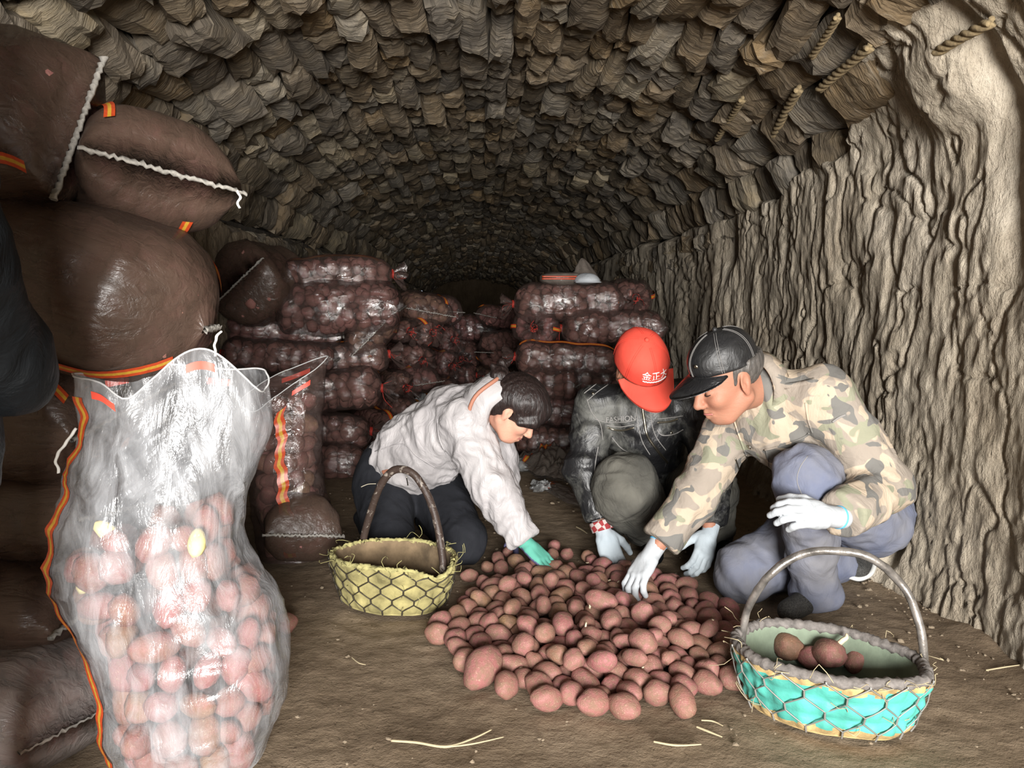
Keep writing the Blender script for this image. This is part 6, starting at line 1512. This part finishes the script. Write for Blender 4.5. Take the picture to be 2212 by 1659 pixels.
straw([(2130, 1448), (2165, 1442), (2205, 1436)], .002, 'straw stalk at the foot of the right wall')
straw([(1950, 1262), (1985, 1258), (2020, 1262)], .002, 'straw stalk between the kneeling man and the right wall')
def clods():
    r = np.random.default_rng(4); V0, F0 = ico(1); VV = []; FF = []; b = 0
    for k in range(620):
        if k < 220: x, y = 1.55 - abs(r.normal(0, .14)), r.uniform(1.8, 3.6)
        else: x, y = r.uniform(-1.0, 1.5), r.uniform(1.5, 4.6)
        s = abs(r.normal(0, .0024)) + .0016
        q = V0 * np.array([s * r.uniform(.8, 1.5), s, s * .7]) * (1 + .25 * r.normal(size=(len(V0), 1))); VV.append(q + np.array([x, y, s * .35])); FF.append(F0 + b); b += len(q)
    o = link('dirt_crumbs', mk_mesh('dirt_crumbs', np.concatenate(VV), np.concatenate(FF), False), plain('dirt_crumb', (.21, .165, .115), .95), None); o['kind'] = 'stuff'; o['label'] = 'crumbs of dry mud scattered over the dirt floor'
clods()
def empty_sack(pxq, z0, amp, label, mat, seed, stripe=None, tall=0.0, cat='sack'):
    """crumpled empty film lying on the floor; pxq = four photo pixels of its corners"""
    n = 40; q = [V3(G(a, b, 0.0)) for a, b in pxq]; u = np.linspace(0, 1, n); A, B = np.meshgrid(u, u, indexing='ij')
    p = (q[0] * ((1 - A) * (1 - B))[..., None] + q[1] * (A * (1 - B))[..., None] + q[2] * (A * B)[..., None] + q[3] * ((1 - A) * B)[..., None])
    w = np.stack([A * 3.2, B * 3.2, 0 * A + seed], -1); h = ridged(w, 3, seed) * .5 + .5
    ed = np.minimum(np.minimum(A, 1 - A), np.minimum(B, 1 - B)); dome = np.clip(ed * 5, 0, 1)
    p[..., 2] += z0 + amp * (.25 + .75 * dome) * (h + .4 * fbm(w * 3, 3, seed)).clip(.05) + tall * np.sin(np.pi * A) * np.sin(np.pi * B)
    p[..., :2] += .03 * np.stack([fbm(w * 2, 2, seed + 1), fbm(w * 2, 2, seed + 2)], -1)
    org = p.reshape(-1, 3).mean(0); org[2] = 0
    bot = p.copy(); bot[..., 2] = z0 + .002
    root = thing('empty_sack', label, cat, tuple(org), None, 'empty sacks lying about')
    V = np.concatenate([p.reshape(-1, 3), bot.reshape(-1, 3)]) - org; F = grid_faces(n, n)
    link('film', mk_mesh('film', V, np.concatenate([F, F[:, ::-1] + n * n])), mat, root)
    if stripe is not None:
        j = int(stripe * (n - 1)); vv = np.stack([p[:, j], p[:, j + 1], p[:, j + 2], p[:, j + 3] if j + 3 < n else p[:, j + 2]], 1) - org + np.array([0, 0, .004])
        me = mk_mesh('stripe', vv.reshape(-1, 3), grid_faces(n, 4)); me.materials.append(M_RED); me.materials.append(M_YEL); me.polygons.foreach_set('material_index', np.tile(np.array([0, 1, 0], np.int32), n - 1)); link('stripe', me, None, root)
M_FILM_OLD = mat_film('film_old', (.16, .135, .115), .62, .9, .24, (14, 14, 14), .8, .7, .012)
M_FILM_CR = mat_film('film_crumpled_clear', (.45, .46, .46), .25, .65, .16, (20, 20, 20), .9, .8, .010)
empty_sack([(1105, 1000), (1190, 960), (1262, 1005), (1168, 1040)], .006, .10, 'dark crumpled empty sack with an orange stripe on the floor behind the heap', M_FILM_OLD, 3, .35)
empty_sack([(1055, 1022), (1080, 985), (1150, 995), (1145, 1022)], .004, .06, 'clear crumpled empty sack beside the pale jacket sleeve', M_FILM_CR, 4)
empty_sack([(1172, 1034), (1210, 985), (1262, 1000), (1262, 1050)], .005, .07, 'dull empty sack right behind the arm of the leather jacket', M_FILM_OLD, 5)
empty_sack([(1160, 1052), (1190, 1040), (1270, 1075), (1268, 1110)], .003, .015, 'flat brown empty sack with a stripe on the floor left of the leather sleeve', M_FILM_OLD, 6, .1)
empty_sack([(1148, 1066), (1152, 1045), (1186, 1045), (1188, 1062)], .003, .035, 'small scrap of clear crumpled film on the bare floor', M_FILM_CR, 7)
empty_sack([(1125, 985), (1150, 930), (1230, 930), (1240, 985)], .004, .14, 'heap of dark empty sacks in front of the far right stack', M_FILM_OLD, 8)
empty_sack([(868, 985), (880, 940), (945, 945), (930, 990)], .05, .20, 'pale folded empty sacks behind the back of the pale jacket', M_FILM_CR, 9, None, .16)
def flat_pack(box, Y, label, mat, seed, th, name='folded_sack', cat='sack'):
    x0, x1, y0, y1 = box; c = P((x0 + x1) / 2, y1, Y); w = (x1 - x0) * Y / FPX; h = (y1 - y0) * Y / FPX
    v, f = ico(4); k = np.sign(v) * np.abs(v) ** .7; V = k * np.array([w / 2, .13, h / 2]) + np.array([0, 0, h / 2]); V = V + .012 * np.stack([fbm(V * 14, 3, seed), fbm(V * 14, 3, seed + 1), fbm(V * 14, 3, seed + 2)], -1) * th
    root = thing(name, label, cat, c); link('film', mk_mesh('film', V, f), mat, root)
    return root, w, h
rt, w_, h_ = flat_pack((1166, 1254, 588, 616), 5.55, 'flat folded sack with orange stripes on top of the far right stack', M_FILM_OLD, 3, 1)
for zz in (.45, .62):
    v, f = tube_vf(np.array([(-w_ * .48, -.135, h_ * zz), (0, -.142, h_ * zz), (w_ * .48, -.135, h_ * zz)]), .006, 5, 16); link('stripe', mk_mesh('stripe', v, f), M_RED, rt)
def pyramid():
    c = P(1266, 612, 5.7); n = 22; u = np.linspace(0, 1, n); a = np.linspace(0, 2 * np.pi, 28, endpoint=False); U, A = np.meshgrid(u, a, indexing='ij'); r = (1 - U) ** .8 * .105 * (1 + .12 * np.cos(4 * A)) + .006
    V = np.stack([r * np.cos(A) - .03 * U, r * np.sin(A), U * .18], -1); V = V + .008 * np.stack([fbm(V * 20, 2, 1), fbm(V * 20, 2, 2), fbm(V * 20, 2, 3)], -1)
    rt = thing('potato_sack', 'sack corner sticking up like a peak behind the white cap', 'sack', c); link('film', mk_mesh('film', V.reshape(-1, 3), grid_faces(n, 28, wrap_v=True)), M_FILM_OLD, rt)
pyramid()
def white_cap():
    c = P(1268, 613, 5.42); rt = thing('flat_cap', 'white cloth cap lying on top of the far right stack', 'cap', c); v, f = ico(4); v = v.copy()
    z = np.where(v[:, 2] < 0, v[:, 2] * .25, v[:, 2]); V = np.stack([v[:, 0] * .088, v[:, 1] * .11, z * .058 + .014], -1); V[:, 2] += .006 * fbm(V * 16, 2, 3)
    link('crown', mk_mesh('crown', V, f), M_GLOVE, rt); b = np.linspace(-1.1, 1.1, 20); pts = np.stack([.092 * np.sin(b), -.112 * np.cos(b) - .004, 0 * b + .010], -1); v, f = tube_vf(pts, .010, 8, flat=.5); link('brim', mk_mesh('brim', v, f), M_GLOVE, rt)
white_cap()
lone = tag(link('potato', POT_ME[4], None, None, G(620, 1345, .03), (0, 0, 1), (.95,) * 3), 'lone brownish potato in the shade on the floor beside the clear foreground sack', 'potato')
# twisted straw ropes hanging out of the vault on the right
def on_vault(px, py):
    d = ray(px, py); d = np.array(d) / d.y; y = .8
    while y < 12:
        p = np.array([0, 0, CAM_H]) + d * y; a, zs, b, cx = [float(q) for q in prof_par(y)]
        if ((p[0] - cx) / a) ** 2 + (max(p[2] - zs, 0) / b) ** 2 > 1: break
        y += .02
    n = np.array([-(p[0] - cx) / a ** 2, 0, -max(p[2] - zs, 0) / b ** 2]); n /= np.linalg.norm(n)
    return p, n
def rope(pix, r, label):
    pts = []
    for a, b in pix:
        p, n = on_vault(a, b); pts.append(p + n * .075)
    C = resample(np.array(pts), 60); T, N, B = frames(C); s = np.concatenate([[0], np.cumsum(np.linalg.norm(np.diff(C, axis=0), axis=1))]); L = []
    for k in range(3):
        ph = s / (r * 4.2) * 2 * np.pi / 2 + k * 2.094; L.append(tube_vf(C + (N * np.cos(ph)[:, None] + B * np.sin(ph)[:, None]) * r * .55, r * .62, 7))
    v, f = join_vf(L); c = C[0].copy(); tag(link('straw_rope', mk_mesh('straw_rope', v - c, f), plain('old_straw_rope', (.22, .165, .09), .95, 60, .4, .7), None, tuple(c)), label, 'rope', 'straw ropes caught between the vault stones')
rope([(1835, -8), (1812, 32), (1778, 84)], .013, 'twisted straw rope at the top edge of the picture among the right vault stones')
rope([(1910, 62), (1856, 108), (1797, 160)], .016, 'twisted straw rope left of the big mud boss, second from the top')
rope([(2186, 6), (2104, 50), (2040, 92)], .015, 'twisted straw rope running out above the big mud boss')
rope([(1750, 160), (1722, 212), (1697, 268)], .018, 'thick twisted straw rope hanging lowest by the mud edge of the vault')
rope([(1622, 184), (1594, 230), (1566, 276)], .016, 'twisted straw rope farthest left among the right vault stones')
